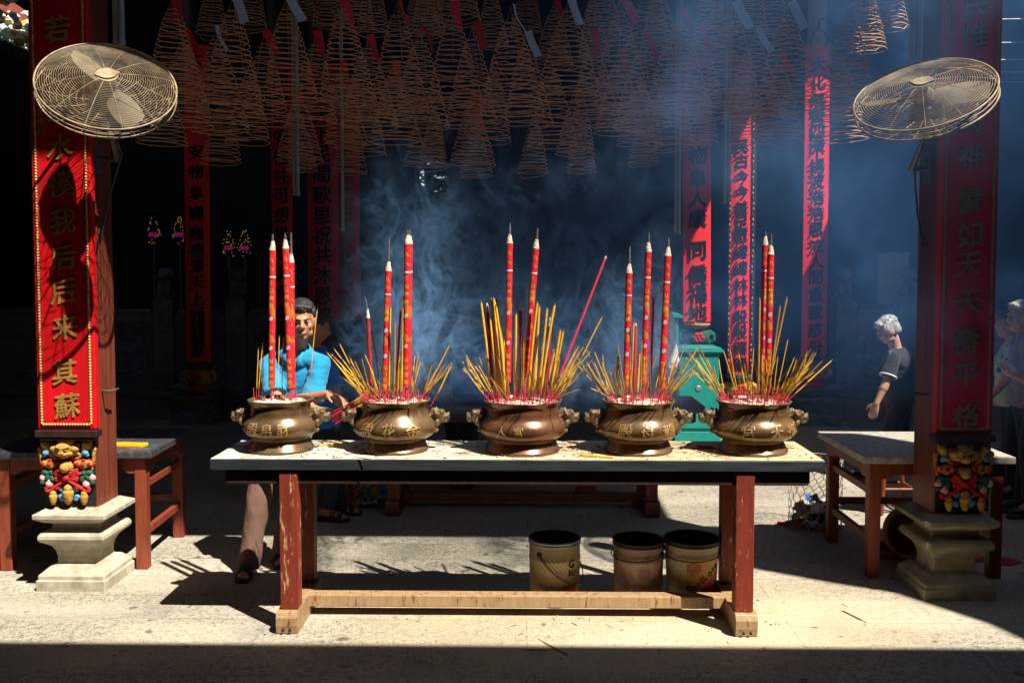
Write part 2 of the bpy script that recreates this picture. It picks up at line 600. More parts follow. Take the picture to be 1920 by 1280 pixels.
M['tag_red'] = tag_paper()


def steel_top():
    """Galvanised sheet under a film of pale incense ash and grease."""
    m, nt, b = nodes_of('ash_dusted_steel')
    tc = nt.nodes.new('ShaderNodeTexCoord')
    sep = nt.nodes.new('ShaderNodeSeparateXYZ')
    nt.links.new(tc.outputs['Object'], sep.inputs[0])
    f, r = noise_fac(nt, 16, 9, 0.7, (1, 1.6, 1), 0.36, 0.56)
    f2, r2 = noise_fac(nt, 3, 5, 0.6, (1, 1, 1), 0.35, 0.65)
    xr = N(nt, 'ShaderNodeMapRange'); xr.inputs['From Min'].default_value = -1.0; xr.inputs['From Max'].default_value = 0.6
    nt.links.new(sep.outputs[0], xr.inputs['Value'])
    dust = mixc(nt, xr.outputs[0], (0.70, 0.67, 0.58), (0.66, 0.48, 0.25))
    dust = mixc(nt, math_(nt, 'MULTIPLY', f2, 0.4), dust, (0.55, 0.46, 0.30))
    k = math_(nt, 'ADD', math_(nt, 'MULTIPLY', f, 0.62), 0.33, True)
    nt.links.new(mixc(nt, k, (0.30, 0.28, 0.25), dust), b.inputs['Base Color'])
    nt.links.new(math_(nt, 'MULTIPLY', math_(nt, 'SUBTRACT', 1.0, k), 0.8), b.inputs['Metallic'])
    b.inputs['Roughness'].default_value = 0.6
    bump(nt, b, r, 0.25, 0.003)
    return m


M['steel_top'] = steel_top()
M['steel_edge'] = mat('scuffed_steel_edge', (0.17, 0.19, 0.22), (0.075, 0.085, 0.10), 0.30, 0.92, scale=7, stretch=(0.6, 4, 6), rough2=0.6, bmp=0.08)
M['steel_dark'] = mat('dull_steel_sheet', (0.07, 0.075, 0.085), (0.20, 0.20, 0.19), 0.45, 0.5, scale=14, stretch=(1, 1, 1), lo=0.5, hi=0.7)
M['steel_pale'] = mat('scratched_steel_sheet', (0.56, 0.54, 0.46), (0.36, 0.34, 0.28), 0.5, 0.25, scale=24, lo=0.4, hi=0.6)


def joss_mat():
    """Glossy red paper wrapped with slanting gold and green bands."""
    m, nt, b = nodes_of('red_joss_paper')
    tc = nt.nodes.new('ShaderNodeTexCoord')
    sep = nt.nodes.new('ShaderNodeSeparateXYZ')
    nt.links.new(tc.outputs['Object'], sep.inputs[0])
    ang = math_(nt, 'DIVIDE', math_(nt, 'ARCTAN2', sep.outputs[1], sep.outputs[0]), 2 * PI)
    n, raw = noise_fac(nt, 55, 3, 0.5, (1, 1, 1), 0.3, 0.7)
    t = math_(nt, 'ADD', math_(nt, 'MULTIPLY', sep.outputs[2], 6.2), ang)
    t = math_(nt, 'FRACT', math_(nt, 'ADD', t, math_(nt, 'MULTIPLY', raw, 0.16)))
    zlo = math_(nt, 'GREATER_THAN', sep.outputs[2], 0.24)
    zhi = math_(nt, 'LESS_THAN', sep.outputs[2], 0.46)
    zone = math_(nt, 'MULTIPLY', zlo, zhi)
    goldb = math_(nt, 'MULTIPLY', math_(nt, 'LESS_THAN', math_(nt, 'ABSOLUTE', math_(nt, 'SUBTRACT', t, 0.36)), 0.13), zone)
    greenb = math_(nt, 'MULTIPLY', math_(nt, 'LESS_THAN', math_(nt, 'ABSOLUTE', math_(nt, 'SUBTRACT', t, 0.53)), 0.025), zone)
    spk, _ = noise_fac(nt, 150, 2, 0.6, (1, 1, 1), 0.60, 0.64)
    col = mixc(nt, n, (0.60, 0.018, 0.032), (0.48, 0.012, 0.024))
    col = mixc(nt, math_(nt, 'MULTIPLY', goldb, 0.6), col, (0.60, 0.17, 0.02))
    col = mixc(nt, math_(nt, 'MULTIPLY', greenb, 0.8), col, (0.22, 0.34, 0.04))
    col = mixc(nt, math_(nt, 'MULTIPLY', spk, 0.18), col, (0.75, 0.48, 0.10))
    nt.links.new(col, b.inputs['Base Color'])
    b.inputs['Roughness'].default_value = 0.35
    return m


M['joss'] = joss_mat()
M['joss_old'] = mat('charred_red_paper', (0.40, 0.02, 0.025), (0.14, 0.02, 0.02), 0.5, scale=45, lo=0.4, hi=0.62)
M['joss_gold'] = mat('gold_print', (0.85, 0.46, 0.08), (0.7, 0.34, 0.05), 0.4, 0.1, scale=30)


def fabric(name, c, c2=None, sc=260):
    m, nt, b = nodes_of(name)
    f, r = noise_fac(nt, 5.5, 4, 0.5, (1, 1, 0.6), 0.3, 0.7)
    nt.links.new(mixc(nt, math_(nt, 'MULTIPLY', f, 0.5), c, c2 or tuple(x * 0.8 for x in c)), b.inputs['Base Color'])
    b.inputs['Roughness'].default_value = 0.85
    b.inputs['Sheen Weight'].default_value = 0.15
    fold, fr = noise_fac(nt, 9, 3, 0.45, (1, 1, 0.45), 0.3, 0.7, dist=0.6)
    bump(nt, b, fr, 0.55, 0.03)
    return m


def checked(name, c, c2):
    m, nt, b = nodes_of(name)
    tc = nt.nodes.new('ShaderNodeTexCoord')
    sep = nt.nodes.new('ShaderNodeSeparateXYZ')
    nt.links.new(tc.outputs['Object'], sep.inputs[0])
    a = math_(nt, 'FRACT', math_(nt, 'MULTIPLY', math_(nt, 'ADD', sep.outputs[0], sep.outputs[1]), 85))
    z = math_(nt, 'FRACT', math_(nt, 'MULTIPLY', sep.outputs[2], 85))
    k = math_(nt, 'MAXIMUM', math_(nt, 'GREATER_THAN', a, 0.62), math_(nt, 'GREATER_THAN', z, 0.62))
    nt.links.new(mixc(nt, k, c, c2), b.inputs['Base Color'])
    b.inputs['Roughness'].default_value = 0.9
    fold, fr = noise_fac(nt, 8, 3, 0.45, (1, 1, 0.35), 0.3, 0.7, dist=0.5)
    bump(nt, b, fr, 0.5, 0.03)
    return m


def skin_mat(name, c):
    m, nt, b = nodes_of(name)
    f, r = noise_fac(nt, 14, 5, 0.6, (1, 1, 1), 0.3, 0.7)
    nt.links.new(mixc(nt, f, c, (c[0] * 0.85, c[1] * 0.74, c[2] * 0.70)), b.inputs['Base Color'])
    b.inputs['Roughness'].default_value = 0.5
    b.inputs['Subsurface Weight'].default_value = 0.08
    b.inputs['Subsurface Radius'].default_value = (0.012, 0.005, 0.003)
    b.inputs['Subsurface Scale'].default_value = 1.0
    return m


M['skin_tan'] = skin_mat('tanned_skin', (0.46, 0.235, 0.13))
M['skin_fair'] = skin_mat('fair_skin', (0.56, 0.32, 0.22))
M['hair_black'] = mat('black_hair', (0.009, 0.008, 0.008), (0.018, 0.016, 0.016), 0.6, scale=60, stretch=(1, 1, 0.25), bmp=0.6, bdist=0.01)
M['hair_grey'] = mat('silver_grey_hair', (0.50, 0.49, 0.46), (0.19, 0.19, 0.185), 0.5, scale=42, stretch=(1, 1, 0.3), bmp=0.8, bdist=0.012)
M['hair_brown'] = mat('dark_brown_hair', (0.06, 0.03, 0.02), (0.03, 0.016, 0.012), 0.45, scale=60, stretch=(1, 1, 0.25), bmp=0.6, bdist=0.01)
M['turquoise'] = fabric('turquoise_cotton', (0.004, 0.26, 0.48), (0.003, 0.21, 0.42))
M['royal'] = fabric('royal_blue_cotton', (0.012, 0.19, 0.72), (0.010, 0.15, 0.60))
M['grey_shirt'] = fabric('grey_blue_cotton', (0.24, 0.27, 0.33), (0.18, 0.20, 0.25))
M['white_shirt'] = fabric('white_cotton', (0.74, 0.76, 0.78), (0.62, 0.65, 0.70))
M['black_knit'] = fabric('black_knit', (0.008, 0.008, 0.010), (0.005, 0.005, 0.006))
M['mauve_shirt'] = fabric('mauve_cotton', (0.24, 0.20, 0.30), (0.18, 0.15, 0.24))
M['navy'] = fabric('navy_cloth', (0.012, 0.014, 0.026), (0.008, 0.009, 0.016))
M['denim'] = fabric('dark_blue_denim', (0.014, 0.022, 0.05), (0.009, 0.014, 0.03))
M['grey_cloth'] = fabric('grey_cloth', (0.22, 0.21, 0.20), (0.16, 0.155, 0.15))
M['check_brown'] = checked('brown_checked_cloth', (0.17, 0.088, 0.064), (0.125, 0.062, 0.045))
M['sandal'] = mat('black_rubber', (0.012, 0.012, 0.012), (0.02, 0.02, 0.02), 0.6)
M['leather'] = mat('black_leather', (0.010, 0.010, 0.012), (0.018, 0.018, 0.02), 0.35)
M['eye_dark'] = mat('dark_eye', (0.015, 0.010, 0.008), (0.02, 0.015, 0.01), 0.25)
M['lip'] = mat('lips', (0.33, 0.12, 0.09), (0.28, 0.10, 0.08), 0.5)


def blouse():
    m, nt, b = nodes_of('patterned_blouse')
    f, r = noise_fac(nt, 9, 4, 0.6, (1, 1, 0.5), 0.42, 0.58)
    col = mixc(nt, f, (0.20, 0.42, 0.48), (0.50, 0.60, 0.42))
    f2, r2 = noise_fac(nt, 15, 2, 0.5, (2.5, 2.5, 0.5), 0.60, 0.63)
    nt.links.new(mixc(nt, f2, col, (0.03, 0.06, 0.36)), b.inputs['Base Color'])
    b.inputs['Roughness'].default_value = 0.8
    return m


M['blouse'] = blouse()

# ================================================================ setting
g = G()
g.add([(-60, -40, 0), (60, -40, 0), (60, 80, 0), (-60, 80, 0)], [(0, 1, 2, 3)])
tag(g.build('ground', M['floor']), kind='structure')

ZR = 6.0


def roof(pts, label):
    g = G()
    g.prism([(x, y - .08 if -5 < y < 15 else y) for x, y in pts], ZR, ZR + 0.22)
    o = g.build('roof', M['black_wood'])
    tag(o, label, 'roof', kind='structure')


# unseen roofs over the courtyard; their edges are shaped to place sun and shade
roof([(-12, -9), (12, -9), (12, 1.77), (-12, 1.77)], 'dark timber roof of the entrance hall behind the viewer')
roof([(-12, 1.775), (-1.7, 1.775), (-1.7, 3.755), (-12, 3.755)], 'dark timber roof over the gallery west of the courtyard')  # filler slab, added to end the gap and hold back skylight
roof([(-4.55, 3.76), (4.04, 3.76), (4.04, 5.3), (3.80, 8.8), (3.75, 10.4), (3.75, 18), (-4.55, 18)], 'dark timber roof over the hanging incense coils')
roof([(5.6, 1.775), (12, 1.775), (12, 18), (3.755, 18), (3.755, 10.4), (5.28, 10.4), (5.5, 9.0), (5.93, 6.6), (5.95, 4.6), (5.75, 3.1), (5.45, 3.15), (5.2, 3.6), (4.95, 3.95), (4.045, 4.0), (4.045, 3.55), (4.4, 3.08), (4.8, 2.82), (5.14, 2.64), (5.5, 2.1)],
     'dark timber roof over the gallery east of the courtyard')  # outline cut so the shade band and sun patches land on the east side


def wall(name, a, b, label):
    g = G()
    g.box(a, b)
    o = g.build(name, M['black_wood'])
    tag(o, label, 'wall')
    return o


roof([(-12, 3.76), (-4.555, 3.76), (-4.555, 7.4), (-12, 7.4)], 'dark timber roof over the near end of the western gallery')  # this and the next piece are added to narrow the western gap against skylight
roof([(-12, 11.4), (-4.555, 11.4), (-4.555, 18), (-12, 18)], 'dark timber roof over the far end of the western gallery')
wall('side_wall', (-9.2, -9, 0), (-9.0, 19, 9), 'dark side wall of the western gallery')
wall('side_wall', (7.0, -9, 0), (7.2, 19, 6.0), 'dark side wall of the eastern gallery')
wall('front_wall', (-9, -9.2, 0), (7, -9.0, 6.0), 'dark wall of the entrance hall')

# back wall with two round openings; sunlit leaves behind
BW = 15.0
holes = []
for px, py in ((815, 331), (1083, 333)):
    p = at(px, py, BW)
    holes.append((p.x, p.z, 0.27))


def back_wall():
    g = G()
    xs = [-9.0, (holes[0][0] + holes[1][0]) / 2, 7.0]
    for k in range(2):
        cx, cz, r = holes[k]
        x0, x1 = xs[k], xs[k + 1]
        n = 32
        cir = [(cx + r * math.cos(2 * PI * i / n), cz + r * math.sin(2 * PI * i / n)) for i in range(n)]
        sq = []
        for i in range(n):
            a = 2 * PI * i / n
            t = 1.0 / max(abs(math.cos(a)), abs(math.sin(a)))
            sq.append((cx + 0.5 * t * math.cos(a), cz + 0.5 * t * math.sin(a)))
        for y in (BW, BW + 0.25):
            vs = [(p[0], y, p[1]) for p in cir] + [(p[0], y, p[1]) for p in sq]
            g.add(vs, [(i, (i + 1) % n, n + (i + 1) % n, n + i) for i in range(n)])
            g.add([(x0, y, 0), (cx - .5, y, 0), (cx - .5, y, 6), (x0, y, 6)], [(0, 1, 2, 3)])
            g.add([(cx + .5, y, 0), (x1, y, 0), (x1, y, 6), (cx + .5, y, 6)], [(0, 1, 2, 3)])
            g.add([(cx - .5, y, 0), (cx + .5, y, 0), (cx + .5, y, cz - .5), (cx - .5, y, cz - .5)], [(0, 1, 2, 3)])
            g.add([(cx - .5, y, cz + .5), (cx + .5, y, cz + .5), (cx + .5, y, 6), (cx - .5, y, 6)], [(0, 1, 2, 3)])
        vs = [(p[0], BW, p[1]) for p in cir] + [(p[0], BW + 0.25, p[1]) for p in cir]
        g.add(vs, [(i, (i + 1) % n, n + (i + 1) % n, n + i) for i in range(n)])
    o = g.build('back_wall', M['black_wood'])
    tag(o, 'dark back wall of the temple hall pierced by two round openings', 'wall')


back_wall()

for k, (cx, cz, r) in enumerate(holes):
    t = thing('round_window', ('round pierced window with a carved dragon, nearer the gold lettered board' if k == 0 else
                               'round pierced window with a carved dragon, nearer the green cabinet'), 'window', (cx, BW, cz))
    g = G()
    g.tube([(r * 1.02 * math.cos(a), -0.02, r * 1.02 * math.sin(a)) for a in [2 * PI * i / 40 for i in range(40)]], 0.03, 8, closed=True)
    g.build('ring', M['dark_wood'], t)
    g = G()
    rnd = random.Random(k + 3)
    sgn = 1 if k == 0 else -1
    pts = []
    for i in range(40):                                   # the coiled body of the dragon
        a = i / 39 * 4.4 + (0.6 if k == 0 else 2.0)
        rr = r * (0.56 - 0.50 * i / 39)
        pts.append((sgn * rr * math.cos(a), 0.06, rr * math.sin(a)))
    g.tube(pts, [0.115 - 0.0008 * i for i in range(40)], 8)
    for i in range(16):
        a = rnd.uniform(0, 2 * PI)
        g.cap((r * 1.0 * math.cos(a), .06, r * math.sin(a)), (r * .55 * math.cos(a + .5), .06, r * .55 * math.sin(a + .5)), .012, .03, 0, 6)
    g.build('dragon_carving', M['black_wood'], t)

# a tree in the yard behind, its sunlit leaves glimpsed through the round windows
tr = thing('tree', 'sunlit yellow green tree glimpsed through the round windows', 'tree', (0.1, 17.6, 0))
g = G()
g.tube([(0, 0, 0), (0.1, 0, 1.2), (0, .1, 2.3)], [0.16, 0.13, 0.10], 8)
for a in range(5):
    g.tube([(0, .1, 2.2), (1.0 * math.cos(a * 1.3), 0.4 * math.sin(a * 1.3), 3.0), (1.8 * math.cos(a * 1.3), .6 * math.sin(a * 1.3), 3.7)], [0.07, 0.045, 0.02], 6)
g.build('trunk', M['dark_wood'], tr)
g = G()
rnd = random.Random(5)
for i in range(6500):
    c = Vector((rnd.gauss(0, 1.15), rnd.gauss(-0.2, 0.35), 3.3 + rnd.gauss(0, 0.55)))
    u = Vector((rnd.uniform(-1, 1), rnd.uniform(-1, 1), rnd.uniform(-1, 1))).normalized()
    v = u.orthogonal().normalized()
    s_ = rnd.uniform(.07, .14)
    g.add([c - u * s_, c + v * s_ * .45, c + u * s_, c - v * s_ * .45], [(0, 1, 2, 3)], rnd.choice((0, 0, 1)))
g.build('crown', [mat('leaf', (0.10, 0.13, 0.022), (0.05, 0.075, 0.014), 0.5), mat('yellow_leaf', (0.20, 0.19, 0.05), (0.13, 0.12, 0.03), 0.5)], tr)

# raised stone platform of the back hall, faced with pinkish tiles
PL = 11.6


def tile_mat():
    m, nt, b = nodes_of('pinkish_tiles')
    tc = nt.nodes.new('ShaderNodeTexCoord')
    mp = nt.nodes.new('ShaderNodeMapping')
    mp.inputs['Rotation'].default_value = (PI / 2, 0, 0)
    nt.links.new(tc.outputs['Object'], mp.inputs[0])
    br = nt.nodes.new('ShaderNodeTexBrick')
    br.offset = 0
    for k, v in (('Scale', 1.0), ('Mortar Size', 0.004), ('Brick Width', 0.14), ('Row Height', 0.14)):
        br.inputs[k].default_value = v
    br.inputs['Color1'].default_value = (0.36, 0.26, 0.27, 1)
    br.inputs['Color2'].default_value = (0.30, 0.21, 0.225, 1)
    br.inputs['Mortar'].default_value = (0.16, 0.12, 0.12, 1)
    nt.links.new(mp.outputs[0], br.inputs['Vector'])
    nt.links.new(br.outputs['Color'], b.inputs['Base Color'])
    b.inputs['Roughness'].default_value = 0.5
    return m


M['tiles'] = tile_mat()
for x0, x1 in ((-8.9, -3.95), (3.62, 6.95)):
    g = G()
    g.box((x0, PL, 0), (x1, 15, 0.30), 0)
    g.box((x0, PL - 0.05, 0.302), (x1 + (0.05 if x0 < 0 else 0), 15, 0.36), 1)
    tag(g.build('platform', [M['tiles'], M['grey_stone']]), kind='structure')
g = G()
g.box((-3.945, PL + .6, 0), (3.615, 15, 0.10))
tag(g.build('platform', M['grey_stone']), kind='structure')


def balustrade(x0, x1, posts, label, grp_lion, lab_lion):
    z0 = 0.362
    t = thing('stone_balustrade', label, 'balustrade', (x0, PL + 0.1, z0))
    for x in posts:
        g = G()
        g.box((x - .13 - x0, -0.05, 0), (x + .13 - x0, 0.21, 1.13))
        g.box((x - .10 - x0, -0.02, 1.132), (x + .10 - x0, 0.18, 1.18))
        g.build('post', M['grey_stone'], t, bevel=0.012)
        # small guardian lion seated on the post
        L = G()
        cz = 1.18
        L.cap((0, .10, .06), (0, .06, .18), .085, .07)
        L.ell((0, .01, .27), (.075, .075, .07)); L.ell((0, -.06, .25), (.045, .05, .035))
        for s in (-1, 1):
            L.cap((s * .06, .0, .17), (s * .055, -.045, .02), .03, .028)
            L.ell((s * .07, .10, .04), (.04, .08, .045)); L.ell((s * .06, .03, .33), (.02, .02, .03))
        for i in range(9):
            a = PI * i / 8
            L.ell((.085 * math.cos(a), .05, .26 + .08 * math.sin(a)), (.028, .035, .028), nu=8, nv=6)
        me = evaluated(L, 'lion_statue', M['grey_stone'], 0.012, 2)
        o = obj('lion_statue', me, None, (x, PL + 0.13, z0 + cz))
        tag(o, lab_lion, 'statue', grp_lion)
    xs = sorted(posts)
    spans = []
    for a, b in zip([x0 - .13] + xs, xs + [x1 + .13]):
        if b - a > 0.5:
            spans.append((a + .135 - x0, b - .135 - x0))
    for a, b in spans:
        g = G()
        g.box((a, 0.02, 0), (b, 0.14, 0.86))
        g.box((a, -0.012, 0.0), (b, 0.018, 0.10))
        g.box((a, -0.012, 0.78), (b, 0.018, 0.86))
        w_, h_ = b - a, 0.46                                # raised octagonal moulding
        for k in (0, 1):
            ins = 0.10 + k * 0.07
            X0, X1, Z0, Z1, c_ = a + ins, b - ins, .10 + ins * .7, .78 - ins * .7, .09
            oc = [(X0 + c_, Z0), (X1 - c_, Z0), (X1, Z0 + c_), (X1, Z1 - c_), (X1 - c_, Z1), (X0 + c_, Z1), (X0, Z1 - c_), (X0, Z0 + c_)]
            g.tube([(p[0], .018, p[1]) for p in oc], .014, 4, closed=True)
        cx = (a + b) / 2
        for k in range(8):
            an = k * PI / 4
            g.ell((cx + .07 * math.cos(an), .02, .44 + .07 * math.sin(an)), (.045, .02, .045), nu=8, nv=6)
        g.build('panel', M['grey_stone'], t)
        g = G()
        g.prism([(a, -.03), (b, -.03), (b, .17), (a, .17)], 0.862, 0.95)
        g.box((a + .03, 0.0, .952), (b - .03, .14, 1.02))
        g.build('top_rail', M['grey_stone'], t, bevel=0.02)
    return t


def X(px, Y):
    return at(px, 600, Y).x


balustrade(-8.8, -3.2, [X(150, PL), X(302, PL), X(438, PL)], 'dark stone balustrade with moulded panels beside the unlit red board', 'lions on the balustrade posts near the unlit board', 'small dark stone lion seated on a balustrade post beneath the lotus lamps')
balustrade(3.75, 6.9, [X(1590, PL), X(1712, PL)], 'smoky grey stone balustrade behind the woman in black', 'lions on the balustrade posts behind the woman in black', 'small grey stone lion seated on a post of the smoky balustrade')


# ---------------------------------------------------------------- pillars
def plinth(g, s=1.0, h=0.48, n=0):
    prof = [(.205, 0), (.205, .060), (.196, .064), (.196, .088), (.150, .128), (.122, .136), (.116, .150), (.116, .185), (.124, .222), (.142, .252), (.172, .275), (.190, .286), (.196, .302),
            (.194, .320), (.182, .334), (.145, .342), (.134, .352), (.132, .380), (.150, .388), (.172, .396), (.205, .418), (.214, .424), (.214, .448), (.150, .480)]
    pts = []
    vs, fs = [], []
    for r, z in prof:
        r *= s; z *= h / .48
        c_ = r * 0.03
        ring = [(-r + c_, -r), (r - c_, -r), (r, -r + c_), (r, r - c_), (r - c_, r), (-r + c_, r), (-r, r - c_), (-r, -r + c_)]
        vs += [(p[0], p[1], z) for p in ring]
    k = len(prof)
    for i in range(k - 1):
        for j in range(8):
            fs.append((i * 8 + j, i * 8 + (j + 1) % 8, (i + 1) * 8 + (j + 1) % 8, (i + 1) * 8 + j))
    fs.append(list(range((k - 1) * 8, k * 8)))
    g.add(vs, fs)


def beads(g, x0, x1, z0, z1, y, r, step):
    def run(a, b):
        a, b = Vector(a), Vector(b)
        n = max(1, int((b - a).length / step))
        for i in range(n):
            g.ell(a.lerp(b, (i + .5) / n), (r, r, r * 1.05), nu=8, nv=6)
    run((x0, y, z0), (x0, y, z1)); run((x1, y, z0), (x1, y, z1)); run((x0, y, z0), (x1, y, z0))


def great_pillar(cx, cy, text, chars_px, side, lab, stone, lacq, gold, plq, lean_px):
    """Square timber pillar on a moulded stone base."""
    t = thing('timber_pillar', lab, 'pillar', (cx, cy, 0))
    g = G(); plinth(g)
    g.build('stone_base', stone, t, bevel=0.006)
    g = G()
    hw = 0.14
    c_ = 0.012
    g.prism([(-hw + c_, -hw), (hw - c_, -hw), (hw, -hw + c_), (hw, hw - c_), (hw - c_, hw), (-hw + c_, hw), (-hw, hw - c_), (-hw, -hw + c_)], 0.481, ZR - 0.002)
    g.build('shaft', M['wood'], t)
    g = G()                                                 # rusted iron hook driven into the side
    s = side
    for dz in (0, .03):
        g.tube([(s * .139, -.05, 1.145 + dz * .2), (s * .20, -.075, 1.15 + dz * .2), (s * .215, -.03 + dz, 1.152 + dz * .2)], .006, 6)
    g.build('iron_hook', M['iron'], t)
    # the board with the carved couplet hangs on the front
    x0, x1 = plq
    yb = cy - 0.14
    zb = 0.945
    zt = 3.75
    pc = (x0 + x1) / 2
    p = thing('couplet_board', lacq[1], 'plaque', (pc, yb - 0.004, zb))
    w_ = (x1 - x0) / 2
    g = G()
    g.box((-w_, -0.055, 0), (w_, 0.0, zt - zb))
    g.build('board', lacq[0], p, bevel=0.010)
    g = G()
    beads(g, -w_ + .027, w_ - .027, 0.03, zt - zb - .03, -0.058, 0.0085, 0.0165)
    g.build('bead_border', gold[1], p)
    g = G()
    for s_ in (-1, 1):
        g.box((s_ * (w_ - .027) - .004 - .014 * s_ - .002, -.0575, .03 + .014), (s_ * (w_ - .027) + .004 - .014 * s_ + .002, -.0552, zt - zb))
    g.build('inner_moulding', M['lacquer_dim'], p)
    g = G()
    g.box((-w_ - .01, -.075, -.042), (w_ + .01, 0.0, -.002))
    g.box((-w_ + .012, -.06, -.062), (w_ - .012, 0.0, -.044))
    g.build('ledge', M['dark_wood'], p, bevel=0.004)
    for i, (ch, (px, py)) in enumerate(zip(text, chars_px)):
        c = at(px, py, yb - 0.06)
        g = G()
        write(g, ch, Vector((c.x - pc, -0.056, c.z - zb)), 0.152, extrude=0.035, bold=0.018, seed=i, slant=0.13)
        g.build('character', gold[0], p)
    return t, p


def small_text(p, s, px, py0, py1, Y, size, m):
    n = len(s)
    g = G()
    off = Vector(p.location)
    for i, ch in enumerate(s):
        c = at(px, py0 + (py1 - py0) * i / max(1, n - 1), Y)
        write(g, ch, c - off, size, extrude=.02, bold=.004, seed=i)
    g.build('small_lettering', m, p)


PLY, PRY = 5.488, 5.425
PLX, PRX = at(132, 1114, 5.283).x, at(1799, 1120, 5.23).x
ltxt = '若大旱望水徯我后后来其蘇'
lpx = [(106, 55), (108, 110), (109, 165), (110, 222), (112, 275), (114, 345), (117, 415), (118, 483), (118, 546), (122, 613), (121, 697), (126, 760)]
ltxt = '若旱望水徯我后后来其蘇'
lpx = [(106, 55), (108, 128), (110, 203), (112, 275), (114, 345), (117, 415), (118, 483), (118, 546), (122, 613), (121, 697), (126, 760)]
_, pb = great_pillar(PLX, PLY, ltxt, lpx, 1, 'sunlit red brown timber pillar on a pale moulded stone base', M['stone'],
                     (M['lacquer'], 'bright red board of carved gold characters on the sunlit pillar'), (M['gold'], M['gold_bead']), (at(68, 700, PLY - .2).x, at(178, 700, PLY - .2).x), 0)
small_text(pb, '會館敬送', 78, 192, 246, PLY - .20, 0.05, M['gold'])
rtxt = '民惟后時神譬如天天壽平格'
rpx = [(1829, 8), (1827, 66), (1824, 130), (1822, 225), (1820, 294), (1818, 375), (1818, 440), (1816, 496), (1815, 567), (1812, 640), (1811, 703), (1811, 777)]
great_pillar(PRX, PRY, rtxt, rpx, -1, 'shaded dark timber pillar on a brown weathered stone base', M['stone_old'],
             (M['lacquer_dim'], 'deep red lacquer board of dull gold characters on the shaded pillar'), (M['gold_dull'], M['gold_dull']), (at(1757, 700, PRY - .2).x, at(1864, 700, PRY - .2).x), 0)


_carved = {}


